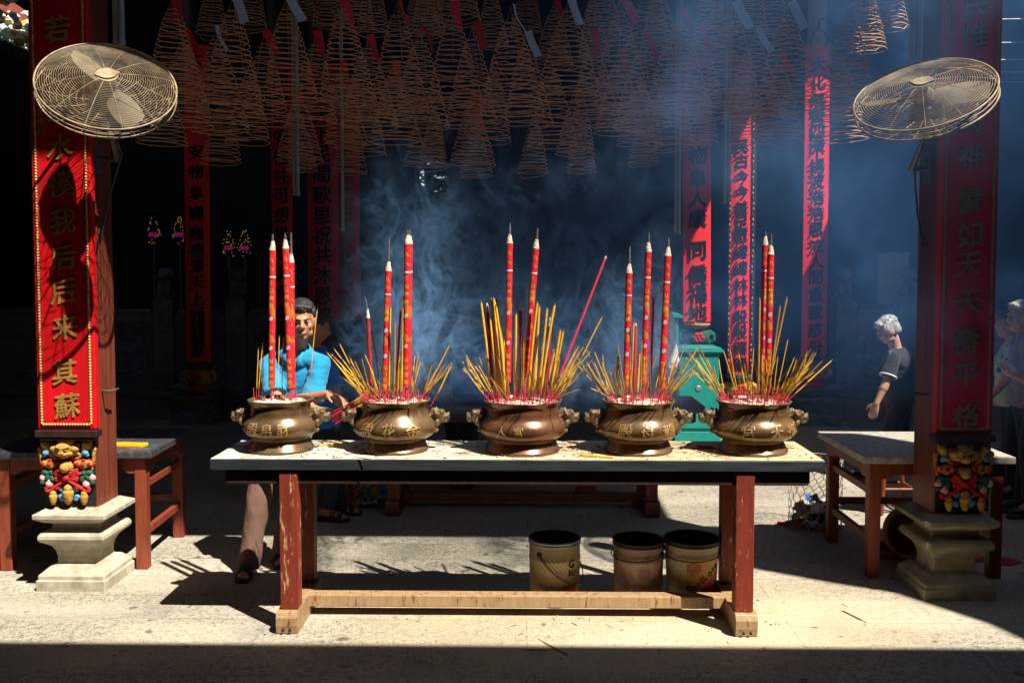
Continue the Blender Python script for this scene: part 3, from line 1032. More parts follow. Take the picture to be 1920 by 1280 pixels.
def carved_bracket(cx, y, z, lab):
    """Openwork carving: gilt lion mask, ribbons, clouds, leaves, peaches and three gourds. x and z in the carving's own plane."""
    t = thing('carved_bracket', lab, 'carving', (cx, y, z))

    k = [0]

    def part(name, g, m, vox=0.0055):
        k[0] += 1
        if (k[0], name) not in _carved:
            _carved[k[0], name] = evaluated(g, name, m, vox * .5, 1)
        obj(name, _carved[k[0], name], t)

    S = 0.00135                                             # metres for one unit of the drawing below (pixels of a tracing grid)

    def p(a, b, d=0.0):
        return Vector(((a - 505) * .00040, -d, (1170 - b) * .00040))
    g = G()
    g.box((-.150, .004, .0), (.150, .012, .40))
    g.build('backing', M['black_wood'], t)
    g = G()
    g.ell(p(470, 330, .03), (.052, .045, .040)); g.ell(p(500, 225, .025), (.050, .03, .026)); g.ell(p(480, 400, .055), (.034, .03, .016)); g.ell(p(475, 380, .065), (.018, .018, .012))
    g.ell(p(490, 435, .04), (.030, .03, .013)); g.ell(p(430, 345, .06), (.013, .012, .012)); g.ell(p(525, 350, .06), (.013, .012, .012))
    for s in (-1, 1):
        g.cap(p(480 + s * 70, 300, .03), p(480 + s * 190, 270, .02), .020, .012); g.ell(p(480 + s * 130, 330, .03), (.035, .025, .022)); g.ell(p(480 + s * 120, 385, .02), (.03, .02, .022))
        g.cap(p(480 + s * 180, 300, .02), p(480 + s * 110, 400, .02), .013, .010)
        g.ell(p(480 + s * 35, 290, .05), (.02, .015, .01))
    for s in (-1, 1):                                       # curled brows, cheeks, nostrils and fangs
        g.tube([p(480 + s * (20 + 75 * math.sin(i * .42)), 318 - 26 * math.sin(i * .5), .072 - .003 * i) for i in range(7)], [.006, .007, .007, .007, .006, .005, .003], 6)
        g.ell(p(480 + s * 22, 378, .082), (.008, .007, .006)); g.ell(p(480 + s * 95, 395, .045), (.016, .014, .016)); g.cap(p(480 + s * 45, 412, .07), p(480 + s * 48, 440, .066), .005, .002)
        for i in range(5):
            g.ell(p(480 + s * (110 + 22 * i), 300 + 28 * i, .034 - .003 * i), (.010, .009, .010), nu=8, nv=6)
    part('lion_mask', g, M['carve_gold'])
    for s in (-1, 1):
        g = G(); g.ell(p(480 + s * 46, 352, .070), (.0075, .006, .007)); part('eye', g, M['black_wood'], .004)
    g = G(); g.tube([p(430, 424, .068), p(480, 432, .074), p(530, 424, .068)], .004, 6); part('mouth', g, M['carve_red'], .004)
    for s in (-1, 1):
        g = G()
        cx_ = 490 + s * 300
        g.ell(p(cx_, 215, .012), (.030, .016, .036)); g.ell(p(cx_, 225, .026), (.018, .008, .024)); g.cap(p(cx_, 260, .014), p(cx_ - s * 60, 420, .014), .031, .013); g.cap(p(cx_ - s * 60, 420, .014), p(cx_ - s * 140, 480, .014), .014, .011)
        g.cap(p(cx_ + s * 90, 330, .01), p(cx_ + s * 85, 500, .01), .014, .009); g.cap(p(cx_ + s * 85, 500, .01), p(cx_ + s * 60, 640, .01), .010, .007); g.ell(p(cx_ + s * 90, 350, .012), (.018, .012, .018))
        part('acanthus', g, M['carve_gold'])
        g = G()
        g.ell(p(cx_ - s * 10, 395, .03), (.019, .014, .016)); g.ell(p(cx_ + s * 10, 425, .025), (.012, .012, .012))
        part('flower', g, M['carve_blue'], .004)
        g = G()                                             # ruyi cloud: red rim under a gilt face
        kx = 495 + s * 245
        for dx, dz, r in ((-80, 0, .034), (80, 0, .034), (0, 25, .036), (0, -30, .034), (0, 70, .016)):
            g.ell(p(kx + dx, 555 + dz, .012), (r, .014, r * .72))
        part('cloud', g, M['carve_red'])
        g = G()
        for dx, dz, r in ((-70, -5, .026), (70, -5, .026), (0, 25, .028), (0, -25, .026)):
            g.ell(p(kx + dx, 555 + dz, .021), (r, .012, r * .7))
        part('cloud_face', g, M['carve_gold'], .0045)
        g = G()
        g.ell(p(kx, 565, .034), (.013, .006, .012)); g.ell(p(kx + 10, 500, .03), (.012, .006, .008)); g.ell(p(kx - 90, 555, .03), (.009, .006, .013)); g.ell(p(kx + 90, 555, .03), (.009, .006, .013))
        part('cloud_curl', g, M['carve_red'], .003)
        g = G()                                             # leaves
        for (a0, b0, a1, b1) in ((250, 700, 120, 675), (250, 700, 160, 800), (255, 720, 310, 830), (230, 690, 300, 690), (150, 800, 110, 860)):
            A, B = p(500 + s * (500 - a0), b0, .015), p(500 + s * (500 - a1), b1, .022)
            g.tube([A, A.lerp(B, .3), A.lerp(B, .7), B], [.007, .017, .016, .003], 8)
        part('leaf', g, M['carve_green'], .0045)
        for (a0, b0, r) in ((140, 765, .021), (230, 855, .023)):
            g = G()
            q = p(500 + s * (500 - a0), b0, .018)
            g.ell(q, (r, r * .8, r * .95)); g.ell(q + Vector((0, -.004, r * .8)), (r * .35, r * .35, r * .5))
            part('peach', g, M['carve_pink'], .004)
    g = G()
    g.cap(p(495, 605, .02), p(495, 604, .045), .034, .030, n=20)
    for i in range(14):
        a = 2 * PI * i / 14
        g.ell(p(495, 605, .025) + Vector((.033 * math.cos(a), 0, .033 * math.sin(a))), (.008, .012, .008))
    part('medallion', g, M['carve_gold'], .004)
    g = G()
    g.ell(p(498, 755, .035), (.022, .02, .019))
    for s in (-1, 1):
        def q(a, b, d): return p(500 + s * (a), b, d)
        g.tube([q(10, 750, .03), q(70, 700, .04), q(120, 640, .035), q(150, 630, .03), q(155, 670, .03), q(90, 730, .03), q(20, 765, .03)], .0095, 8)
        g.tube([q(10, 760, .03), q(100, 740, .03), q(180, 700, .025), q(215, 690, .02)], .0095, 8)
        g.tube([q(10, 770, .03), q(110, 780, .03), q(165, 760, .028), q(150, 800, .028), q(90, 780, .028)], .010, 8)
        g.tube([q(10, 780, .03), q(110, 850, .028), q(200, 910, .025), q(270, 960, .022), q(315, 950, .022), q(318, 915, .022), q(285, 905, .022)], .0115, 8)
        g.ell(q(150, 905, .022), (.021, .015, .015)); g.ell(q(140, 480, .012), (.026, .012, .018)); g.ell(q(80, 450, .01), (.02, .01, .02))
    part('ribbon', g, M['carve_red'])
    for (a, b, sc) in ((512, 1010, 1.0), (290, 1055, .72), (742, 1060, .72)):
        g = G()
        g.lathe([(.001, -.058 * sc), (.014 * sc, -.05 * sc), (.024 * sc, -.03 * sc), (.031 * sc, .0), (.033 * sc, .018 * sc), (.026 * sc, .028 * sc), (.001, .031 * sc)], 20, 0, p(a, b, .026))
        g.ell(p(a, b - 95 * sc, .026), (.026 * sc, .024 * sc, .024 * sc)); g.ell(p(a, b - 150 * sc, .026), (.008 * sc, .008 * sc, .012 * sc))
        part('gourd', g, M['carve_gold'], .004)
    for s in (-1, 1):
        g = G()
        for (da, b, r) in ((95, 905, .019), (110, 940, .014), (120, 1040, .018), (105, 1075, .014)):
            g.ell(p(510 + s * da, b, .014), (r, .012, r * .9))
        part('flower', g, M['carve_blue'], .004)
    return t


carved_bracket(at(130, 890, PLY - .15).x, PLY - .147, 0.495, 'brightly painted openwork carving with gilt lion mask below the sunlit board')
carved_bracket(at(1806, 890, PRY - .15).x, PRY - .147, 0.495, 'shaded openwork carving with gilt lion mask below the dull gold board')


# ---------------------------------------------------------------- back hall pillars and their red boards
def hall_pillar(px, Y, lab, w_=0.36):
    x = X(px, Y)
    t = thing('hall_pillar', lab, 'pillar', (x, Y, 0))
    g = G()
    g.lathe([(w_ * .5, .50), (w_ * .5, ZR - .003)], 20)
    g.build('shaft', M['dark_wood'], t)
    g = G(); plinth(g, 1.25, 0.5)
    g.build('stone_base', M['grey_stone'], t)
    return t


def banner(px_t, px_b, py_t, py_b, wpx, Y, text, pys, lab, bm, tm, size=0.2, foot=None, trim=None, hook=False, tx=0):
    """Red board hung on a pillar, with a column of characters."""
    a, b = at(px_t, py_t, Y), at(px_b, py_b, Y)
    w_ = wpx / F * Y / 2
    t = thing('couplet_board', lab, 'plaque', (b.x, Y, b.z))
    sl = (a.x - b.x) / (a.z - b.z)

    def sx(z): return sl * (z - b.z)
    h = a.z - b.z
    g = G()
    n = 8
    for (y0, y1) in ((0, .04),):
        k = []
        for i in range(n + 1):                              # gently bowed across
            u = -1 + 2 * i / n
            k.append((u * w_, -.025 * (1 - u * u)))
        pts = k + [(w_, .03), (-w_, .03)]
        m_ = len(pts)
        vs = [(p[0], p[1], 0) for p in pts] + [(p[0] + sl * h, p[1], h) for p in pts]
        g.add(vs, [list(range(m_))[::-1], list(range(m_, 2 * m_))] + [(i, (i + 1) % m_, m_ + (i + 1) % m_, m_ + i) for i in range(m_)])
    g.build('board', bm, t)
    gap = sorted(q - p_ for p_, q in zip(pys[2:], pys[3:]))
    size = min(size * 1.06, gap[len(gap) // 2] / F * Y * .98)
    for i, (ch, py) in enumerate(zip(text, pys)):
        c = at(px_b + (px_t - px_b) * (py - py_b) / (py_t - py_b) + tx, py, Y)
        g = G()
        write(g, ch, Vector((c.x - b.x, -.029, c.z - b.z)), size, extrude=.010, bold=.026, seed=i, slant=.12, wob=.005)
        g.build('character', tm, t)
    if trim:
        for s in (-1, 1):
            g = G()
            rnd = random.Random(int(px_t) + s)
            g.box((s * (w_ + .015) - .012, -.02, 0), (s * (w_ + .015) + .012, .03, h))
            for i in range(60):
                g.ell((s * (w_ + .015) + rnd.uniform(-.006, .006), -.022, h * (i + .5) / 60), (.010, .008, .018), 1 + (i % 3 == 0), nu=6, nv=5)
            g.build('carved_edge', [M['dark_wood'], M['gold'], M['carve_green']], t)
    if hook:
        g = G()
        for s in (-1, 1):
            g.tube([(sl * h + s * w_ * .62, -.02, h - .04), (sl * h + s * w_ * .62, -.03, h + .06), (sl * h + s * w_ * .4, -.03, h + .13), (sl * h, -.03, h + .16)], .012, 6)
        g.tube([(sl * h, -.03, h + .14), (sl * h, -.03, h + .26), (sl * h + .06, -.03, h + .30)], .014, 6)
        g.build('hanging_hook', M['iron'], t)
    if foot:
        f = thing('carved_bracket', foot[1], 'carving', (b.x, Y + .05, b.z - .01))
        g = G()
        for s in (-1, 1):
            g.tube([(s * .13, -.02, -.10), (s * .19, -.05, -.14), (s * .20, -.05, -.20), (s * .12, -.04, -.27)], [.03, .035, .03, .02], 8)
        g.ell((0, -.05, -.17), (.15, .10, .12))
        obj('scroll', evaluated(g, 'scroll', foot[0][0], .012, 2), f)
        g = G()
        for k in range(6):
            an = k * PI / 3
            g.ell((.045 * math.cos(an), -.155, -.17 + .04 * math.sin(an)), (.028, .014, .024), nu=8, nv=6)
        g.ell((0, -.16, -.17), (.02, .016, .02), 0, nu=8, nv=6)
        g.build('rosette', foot[0][1], f)
        g = G()
        g.lathe([(.09, -.35), (.15, -.335), (.16, -.31), (.10, -.285), (.09, -.27)], 20, 0, (0, -.03, 0))
        g.build('lotus_foot', foot[0][1], f)
        g = G()
        g.lathe([(.15, -.03), (.16, -.01), (.13, -.06), (.10, -.07)][::-1], 20, 0, (0, -.03, 0))
        g.build('collar', foot[0][2], f)
    return t


def ys(a, b, n): return [a + (b - a) * i / (n - 1) for i in range(n)]


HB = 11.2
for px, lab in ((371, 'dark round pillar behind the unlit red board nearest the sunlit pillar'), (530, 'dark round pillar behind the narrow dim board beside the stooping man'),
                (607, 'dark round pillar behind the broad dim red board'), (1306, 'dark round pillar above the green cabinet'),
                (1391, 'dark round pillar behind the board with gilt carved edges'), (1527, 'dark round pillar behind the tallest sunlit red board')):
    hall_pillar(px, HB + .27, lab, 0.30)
DEEP = (M['carve_gold'], M['carve_red'], M['carve_green'])
banner(367, 372, 85, 678, 46, HB, '大安物阜巍巍德澤天上頻頻龍幸', [112, 285, 322, 362, 400, 437, 470, 500, 530, 560, 590, 613, 636, 658], 'unlit dull red board of black characters nearest the sunlit pillar', M['banner'], M['ink'], .20, (DEEP, 'dim carved bracket under the unlit dull red board'))
banner(527, 530, 120, 600, 38, HB - .1, '國泰民安往往可想見風調雨順', ys(150, 585, 13), 'narrow dim red board of black characters beside the stooping man', M['lacquer_dim'], M['ink'], .19)
banner(603, 606, 120, 605, 56, HB, '太平天下民間歌里祝共沐恩波', ys(140, 592, 13), 'broad dim red board of large black characters above the royal blue shirt', M['lacquer_dim'], M['ink'], .22)
banner(652, 656, 150, 600, 40, HB + .2, '民聯族鄉況我輩情殷梓里尤愛人', ys(300, 588, 14), 'narrow dark red board with a column of small gold characters', M['lacquer_dim'], M['gold_dull'], .12, tx=0)
banner(1307, 1307, 110, 603, 51, HB - .2, '海宇昇平物阜人康同僑福地', [145, 178, 212, 250, 292, 336, 372, 410, 470, 514, 550, 586][0:12], 'sunlit red board of black characters standing over the green cabinet', M['banner'], M['ink'], .225, ((M['carve_green'], M['carve_red'], M['carve_gold']), 'green and gold carved bracket above the green cabinet'))
banner(1391, 1386, 110, 700, 38, HB - .1, '民古今今差足慰總總林林殷殷穰穰', [275, 302, 333, 361, 390, 418, 442, 471, 502, 534, 562, 594, 622, 652, 682], 'sunlit red board with gilt carved edges and black characters', M['banner'], M['ink'], .19, (DEEP, 'red carved bracket behind the rightmost urn'), trim=True)
banner(1534, 1526, 83, 668, 45, HB, '大化無聲四海不揚波浩浩恩流人間重載慈母', [122, 155, 188, 217, 246, 268, 284, 312, 340, 370, 400, 430, 462, 490, 520, 553, 585, 618, 652], 'tallest red board hung from an iron hook, sunlit above and shaded below', M['banner'], M['ink'], .19, (DEEP, 'dim carved bracket under the tallest red board'), hook=True)

# pale wooden batten behind the hook of the tallest board
g = G(); a = at(1531, 78, HB + .1); g.box((a.x - .11, HB + .08, a.z - .8), (a.x + .11, HB + .115, ZR - .01))
tag(g.build('batten', M['pipe_buff']), 'pale buff batten above the tallest red board', 'batten')

# hanging pipes with a buff batten at their side
for (px, py, Y, lab, side) in ((229, 84, 5.9, 'pale pipe ending behind the fan of the sunlit pillar', -1), (559, 368, 8.4, 'pale hanging pipe ending beside the narrow dim board', -1), (643, 434, 9.2, 'pale hanging pipe beside the gold lettered board', 0),
                         (1273, 439, 8.8, 'pale hanging pipe beside the board over the cabinet', -1), (1359, 382, 8.0, 'pale hanging pipe beside the board with gilt edges', 1), (1709, 150, 5.9, 'pale pipe ending behind the fan of the shaded pillar', 1)):
    a = at(px, py, Y)
    t = thing('hanging_pipe', lab, 'pipe', a)
    h = ZR - .01 - a.z
    r = .012 if Y > 6 else .014
    g = G(); g.tube([(0, 0, .02), (0, 0, h)], r * 1.3, 10); g.tube([(0, 0, 0), (0, 0, .03)], r * 1.5, 10)
    g.build('tube', M['pale_pipe'], t)
    if side:
        g = G(); g.box((side * r * 2.8 - r, -.01, .01), (side * r * 2.8 + r, .015, h)); g.build('batten', M['pipe_buff'], t)

# teal steel cabinets
def cabinet(px0, px1, pyt, Y, dep, label, hinge):
    x0, x1 = X(px0, Y), X(px1, Y)
    z = at(1300, pyt, Y).z
    t = thing('steel_cabinet', label, 'cabinet', ((x0 + x1) / 2, Y, 0))
    w_ = (x1 - x0) / 2
    g = G()
    g.box((-w_, 0, .16), (w_, dep, z - .05)); g.build('body', M['teal'], t, bevel=.006)
    g = G(); g.box((-w_ - .02, -.02, 0), (w_ + .02, dep + .02, .157)); g.build('plinth', M['teal'], t, bevel=.006)
    g = G(); g.box((-w_ - .04, -.04, z - .048), (w_ + .04, dep + .04, z - .02)); g.box((-w_ - .02, -.02, z - .0185), (w_ + .02, dep + .02, z)); g.build('lid', M['teal'], t, bevel=.006)
    g = G(); g.box((-w_ + .02, -.014, .19), (w_ - .02, -.002, z - .09)); d = g.build('door', M['teal'], t, bevel=.004)
    g = G(); g.lathe([(.03, -.012), (.03, 0), (.022, .004), (.012, .003)], 18, 0, (0, -.02, .62), M=Matrix.Rotation(PI / 2, 3, 'X')); g.build('lock', M['galv'], d)
    return t


cabinet(1270, 1350, 652, 9.9, .42, 'squat teal green steel cabinet below the carved bracket', 1)
cabinet(1226, 1273, 588, 10.35, .40, 'taller teal green steel cabinet half hidden behind the joss sticks', 1)

# two sheets of old paper on the smoky wall
g = G(); a, b = at(1645, 570, PL + .9), at(1704, 474, PL + .9)
t = thing('notice_board', 'pair of faded buff papers on a board behind the woman in black', 'notice', (a.x, PL + .9, a.z))
wd, hh = b.x - a.x, b.z - a.z
g.box((-.03, .004, -1.0), (wd + .03, .04, hh + .03)); g.build('board', M['black_wood'], t)
for k, (u0, u1) in enumerate(((0, .5), (.51, 1))):
    g = G(); g.box((u0 * wd, -.004 - k * .002, 0), (u1 * wd, .002, hh)); g.build('paper', M['poster'], t)

# gilded altar lamps deep in the left hall
lamp_pink, nt_, b_ = nodes_of('pink_lamp_glow')
b_.inputs['Emission Color'].default_value = (1, .05, .45, 1); b_.inputs['Emission Strength'].default_value = .04; b_.inputs['Base Color'].default_value = (.3, .01, .12, 1)
lamp_gold, nt_, b_ = nodes_of('gold_lamp_glow')
b_.inputs['Emission Color'].default_value = (1, .55, .12, 1); b_.inputs['Emission Strength'].default_value = .10; b_.inputs['Base Color'].default_value = (.5, .25, .05, 1)
for (px, py, lab) in ((288, 440, 'glowing pink and gold lotus lamp farthest from the dull red board'), (337, 440, 'tall gilded lotus lamp just outside the dull red board'),
                      (429, 465, 'glowing pink lotus lamp nearer the dull red board, of the inner pair'), (459, 465, 'glowing pink lotus lamp farther from the dull red board, of the inner pair')):
    a = at(px, py, 13.0)
    t = thing('lotus_lamp', lab, 'lamp', a)
    g = G()
    rnd = random.Random(px)
    for i in range(30):
        an = rnd.uniform(0, 2 * PI); zz = rnd.uniform(-.12, .26); rr = max(.015, .10 - abs(zz) * .32)
        g.ell((rr * math.cos(an), rr * math.sin(an), zz), (.007, .007, .007), nu=6, nv=4)
    g.build('gilt_bead', lamp_gold, t)
    g = G()
    for i in range(5):
        an = i * 2 * PI / 5
        g.ell((.045 * math.cos(an), .045 * math.sin(an) - .02, 0), (.022, .022, .034), nu=8, nv=6)
    g.build('petal', lamp_pink, t)
    g = G(); g.tube([(0, 0, -.1), (0, 0, at(px, py, 13.0).z * -1 + .37)], .015, 6); g.build('stand', M['gold_dull'], t)

# tiled eave of the western side hall, its sunlit ridge crowded with porcelain figures
def eave():
    a, b = at(-60, 65, 8.0), at(75, 118, 10.2)
    t = thing('tiled_roof', 'sunlit gallery roof edge crowded with broken porcelain ornament', 'roof', a)
    d = b - a
    def P(u, x, z): return d * u + Vector((x, 0, z))
    g = G()
    vs = [P(-.8, 0, 0), P(2.2, 0, 0), P(2.2, -3.8, 1.2), P(-.8, -3.8, 1.2), P(-.8, 0, -.12), P(2.2, 0, -.12), P(2.2, -3.8, 1.08), P(-.8, -3.8, 1.08)]
    g.add(vs, [(0, 1, 2, 3), (7, 6, 5, 4), (0, 4, 5, 1), (1, 5, 6, 2), (2, 6, 7, 3), (3, 7, 4, 0)])
    g.build('roof_slab', M['black_wood'], t)
    for i in range(24):
        g = G()
        u = -.4 + 1.8 * i / 23
        g.tube([P(u, .04, .0), P(u, -.5, .17)], .065, 8)
        g.build('tile_end', mat_tile, t)
    rnd = random.Random(11)
    pal = [mat('porcelain_white', (.66, .68, .62), (.42, .45, .40), .35), mat('porcelain_jade', (.34, .48, .36), (.25, .36, .26), .35), mat('porcelain_ochre', (.55, .44, .18), (.36, .28, .12), .4)]
    for i in range(95):
        g = G()
        u = rnd.uniform(-.4, 1.4); x = rnd.uniform(-.45, .0); z = .12 + rnd.uniform(0, .42) - x * .3
        s_ = rnd.uniform(.04, .11)
        L = G()
        for k in range(3):
            q = Vector((rnd.gauss(0, .4), rnd.gauss(0, .4), rnd.gauss(0, .4))) * s_
            A = Matrix.Rotation(rnd.uniform(0, PI), 3, (rnd.random(), rnd.random(), rnd.random() + .1))
            L.ell(P(u, x, z) + q, (s_ * rnd.uniform(.5, 1.1), s_ * rnd.uniform(.4, .8), s_ * rnd.uniform(.3, .7)), M=A, nu=6, nv=4)
        for k in range(len(L.s)): L.s[k] = False
        L.build('porcelain_figure', pal[i % 3 if i % 4 else 0], t)
    g = G()
    vs = [P(-.5, -.35, .66), P(1.5, -.35, .50), P(1.5, -.5, .50), P(-.5, -.5, .66), P(-.5, -.35, .82), P(1.5, -.35, .66), P(1.5, -.5, .66), P(-.5, -.5, .82)]
    g.add(vs, [(0, 1, 2, 3), (7, 6, 5, 4), (0, 4, 5, 1), (1, 5, 6, 2), (2, 6, 7, 3), (3, 7, 4, 0)])
    g.build('red_ridge', mat('faded_red_plaster', (.45, .10, .06), (.32, .07, .05), .8), t)


mat_tile = mat('dark_glazed_tile', (.02, .05, .055), (.012, .03, .03), .25)
eave()

# ================================================================ tables
def altar_table(name, label, xc, yf, wd, dep, h, cat='table', dusty=True, lw=0.094, bare='table_bare'):
    """Long trestle table: sheet-steel top, dark apron, two pairs of legs on sled feet, one long stretcher."""
    t = thing(name, label, cat, (xc, yf, 0))
    hw = wd / 2
    g = G()
    g.box((-hw, 0, h - .058), (hw, dep, h - .003), 0)
    g.build('steel_edge', M['steel_edge'], t, bevel=.003)
    g = G()
    n, mm = 60, 12                                          # thin wavy sheet of ash on top
    vs = []
    for j in range(mm + 1):
        for i in range(n + 1):
            x, y = -hw + .003 + (wd - .006) * i / n, .003 + (dep - .006) * j / mm
            vs.append((x, y, h - .001 + .0012 * mnoise.noise(Vector((x * 3, y * 3, 1)))))
    g.add(vs, [(j * (n + 1) + i, j * (n + 1) + i + 1, (j + 1) * (n + 1) + i + 1, (j + 1) * (n + 1) + i) for j in range(mm) for i in range(n)], 0, True)
    g.build('tabletop', M['steel_top'] if dusty else M['steel_dark'], t)
    ax = hw - .075
    g = G()
    g.box((-ax, .03, h - .135), (ax, .065, h - .06)); g.box((-ax, dep - .065, h - .135), (ax, dep - .03, h - .06))
    for s in (-1, 1):
        g.box((s * ax - .018, .0655, h - .133), (s * ax + .018, dep - .0655, h - .06))
    g.build('apron', M['dark_wood'], t, bevel=.003)
    lx = hw - .38
    yl = (.012, dep - .10)
    for s in (-1, 1):
        for k, y in enumerate(yl):
            x = s * lx * (0.985 if k == 0 else 1.0)
            g = G(); g.box((x - lw / 2, y, .118), (x + lw / 2, y + .078, h - (.06 if k else .072) if not k else h - .062))
            g.build('leg', M['table_red'], t, bevel=.004)
        g = G()
        x = s * lx * .99
        w_ = lw / 2 + .008
        out = [(-.02, 0), (dep + .0, 0), (dep + .0, .07), (dep - .02, .115), (-.015, .115), (-.03, .085), (-.03, .045)]
        Mx = Matrix(((0, 0, 1), (1, 0, 0), (0, 1, 0)))
        g.prism(out, x - w_, x + w_, M=Mx)
        f = g.build('sled_foot', M[bare], t, bevel=.006)
        g = G()
        for dx in (-.018, .018):
            g.lathe([(.008, 0), (.008, .004)], 10, 0, (x + dx, -.0335, .025), M=Matrix.Rotation(PI / 2, 3, 'X'))
        g.build('bolt_hole', M['black_wood'], f)
    g = G()
    g.box((-lx + lw / 2 - .01, dep * .43, .050), (lx - lw / 2 + .01, dep * .43 + .080, .116))
    g.build('stretcher', M[bare], t, bevel=.006)
    return t


TY = 4.695
TX0, TX1 = at(393, 862, TY).x, at(1548, 862, TY).x
TXC = (TX0 + TX1) / 2
altar_table('altar_table', 'long altar table with ash dusted steel top and worn red legs, carrying five urns', TXC, TY, TX1 - TX0, 0.545, .90)
TZ = .90
B2 = 7.02
altar_table('altar_table', 'second shaded altar table standing behind the row of urns', (X(755, B2) + X(1205, B2)) / 2, B2 - .02, 2.75, 0.58, .845, dusty=False, bare='wood')


def side_table(xc, yf, wd, dep, h, label, rz, top, woodm):
    t = thing('side_table', label, 'table', (xc, yf, 0), rz)
    hw = wd / 2
    g = G(); g.box((-hw, 0, h - .042), (hw, dep, h)); g.build('tabletop', top, t, bevel=.003)
    g = G()
    out = [(-hw + .05, 0), (hw - .05, 0), (hw - .05, -.10), (hw - .16, -.10), (hw - .19, -.075), (-hw + .19, -.075), (-hw + .16, -.10), (-hw + .05, -.10)]
    Mx = Matrix(((1, 0, 0), (0, 0, 1), (0, 1, 0)))
    for y in (.045, dep - .075):
        g.prism([(p[0], p[1] + h - .044) for p in out], y, y + .03, M=Mx)
    My = Matrix(((0, 0, 1), (1, 0, 0), (0, 1, 0)))
    o2 = [(.076, 0), (dep - .076, 0), (dep - .076, -.10), (dep - .18, -.10), (dep - .21, -.075), (.21, -.075), (.18, -.10), (.076, -.10)]
    for x in (-hw + .05, hw - .08):
        g.prism([(p[0], p[1] + h - .044) for p in o2], x, x + .03, M=My)
    g.build('apron', woodm, t, bevel=.003)
    for sx in (-1, 1):
        for y in (.04, dep - .11):
            g = G()
            x = sx * (hw - .085)
            g.box((x - .036, y, 0), (x + .036, y + .07, h - .046))
            g.build('leg', woodm, t, bevel=.005)
        for z in (.20, .50):
            g = G(); x = sx * (hw - .085); g.box((x - .018, .112, z), (x + .018, dep - .112, z + .045)); g.build('stretcher', woodm, t, bevel=.003)
    g = G(); g.box((-hw + .122, dep - .09, .26), (hw - .122, dep - .055, .305)); g.build('stretcher', woodm, t, bevel=.003)
    return t


side_table(at(1762, 853, 5.57).x, 5.565, .90, .90, .748, 'side table with scratched steel top behind the shaded pillar', 0, M['steel_pale'], M['table_orange'])
side_table(at(283, 850, 5.65).x - .50, 5.63, 1.0, .85, .748, 'side table with dull steel top behind the sunlit pillar', R(3.0), M['steel_dark'], M['table_orange'])

# ================================================================ urns
UY = 4.955


def urn_prof(rim, belly, foot):
    a, b, c = rim / 2 * .98, belly / 2 * .98, foot / 2 * .98
    return [(c, 0), (c + .003, .005), (c + .002, .014), (c - .006, .018), (c - .008, .030), (c - .014, .033), (c - .014, .044), (c - .021, .047), (c - .020, .058), (c - .024, .064),
            (b - .046, .070), (b - .022, .084), (b - .007, .101), (b, .120), (b - .001, .134), (b - .008, .153), (b - .022, .173), (b - .036, .189), (a - .010, .206), (a - .016, .220),
            (a - .017, .236), (a - .010, .254), (a, .264), (a + .002, .270), (a - .005, .273), (a - .011, .268), (a - .020, .248)]


def lion_handle(seed):
    g = G()
    rnd = random.Random(seed)
    # neck leaving the belly along +x, head turned up and out
    g.cap((-.05, 0, -.02), (.03, 0, -.004), .034, .036)
    g.cap((-.045, 0, -.05), (.02, 0, -.055), .012, .014)
    g.ell((.055, 0, .014), (.036, .036, .032)); g.ell((.088, 0, .004), (.022, .026, .016)); g.ell((.082, 0, -.018), (.020, .022, .010)); g.ell((.104, 0, .014), (.010, .012, .008))
    for s in (-1, 1):
        g.ell((.072, s * .024, .030), (.014, .013, .012)); g.ell((.040, s * .034, .038), (.010, .010, .020)); g.ell((.10, s * .014, -.006), (.008, .008, .010))
        for i in range(7):
            g.ell((.02 + rnd.uniform(-.03, .03), s * (.03 + rnd.uniform(0, .012)), rnd.uniform(-.035, .04)), (.014, .012, .013), nu=8, nv=6)
    for i in range(5):
        g.ell((.035 - i * .016, 0, .044 - i * .004), (.013, .013, .014), nu=8, nv=6)
    g.cap((.03, 0, .045), (.018, 0, .062), .008, .004)
    return evaluated(g, 'lion_handle', M['bronze_lion'], .005, 1)


LION = lion_handle(4)
URNS = []


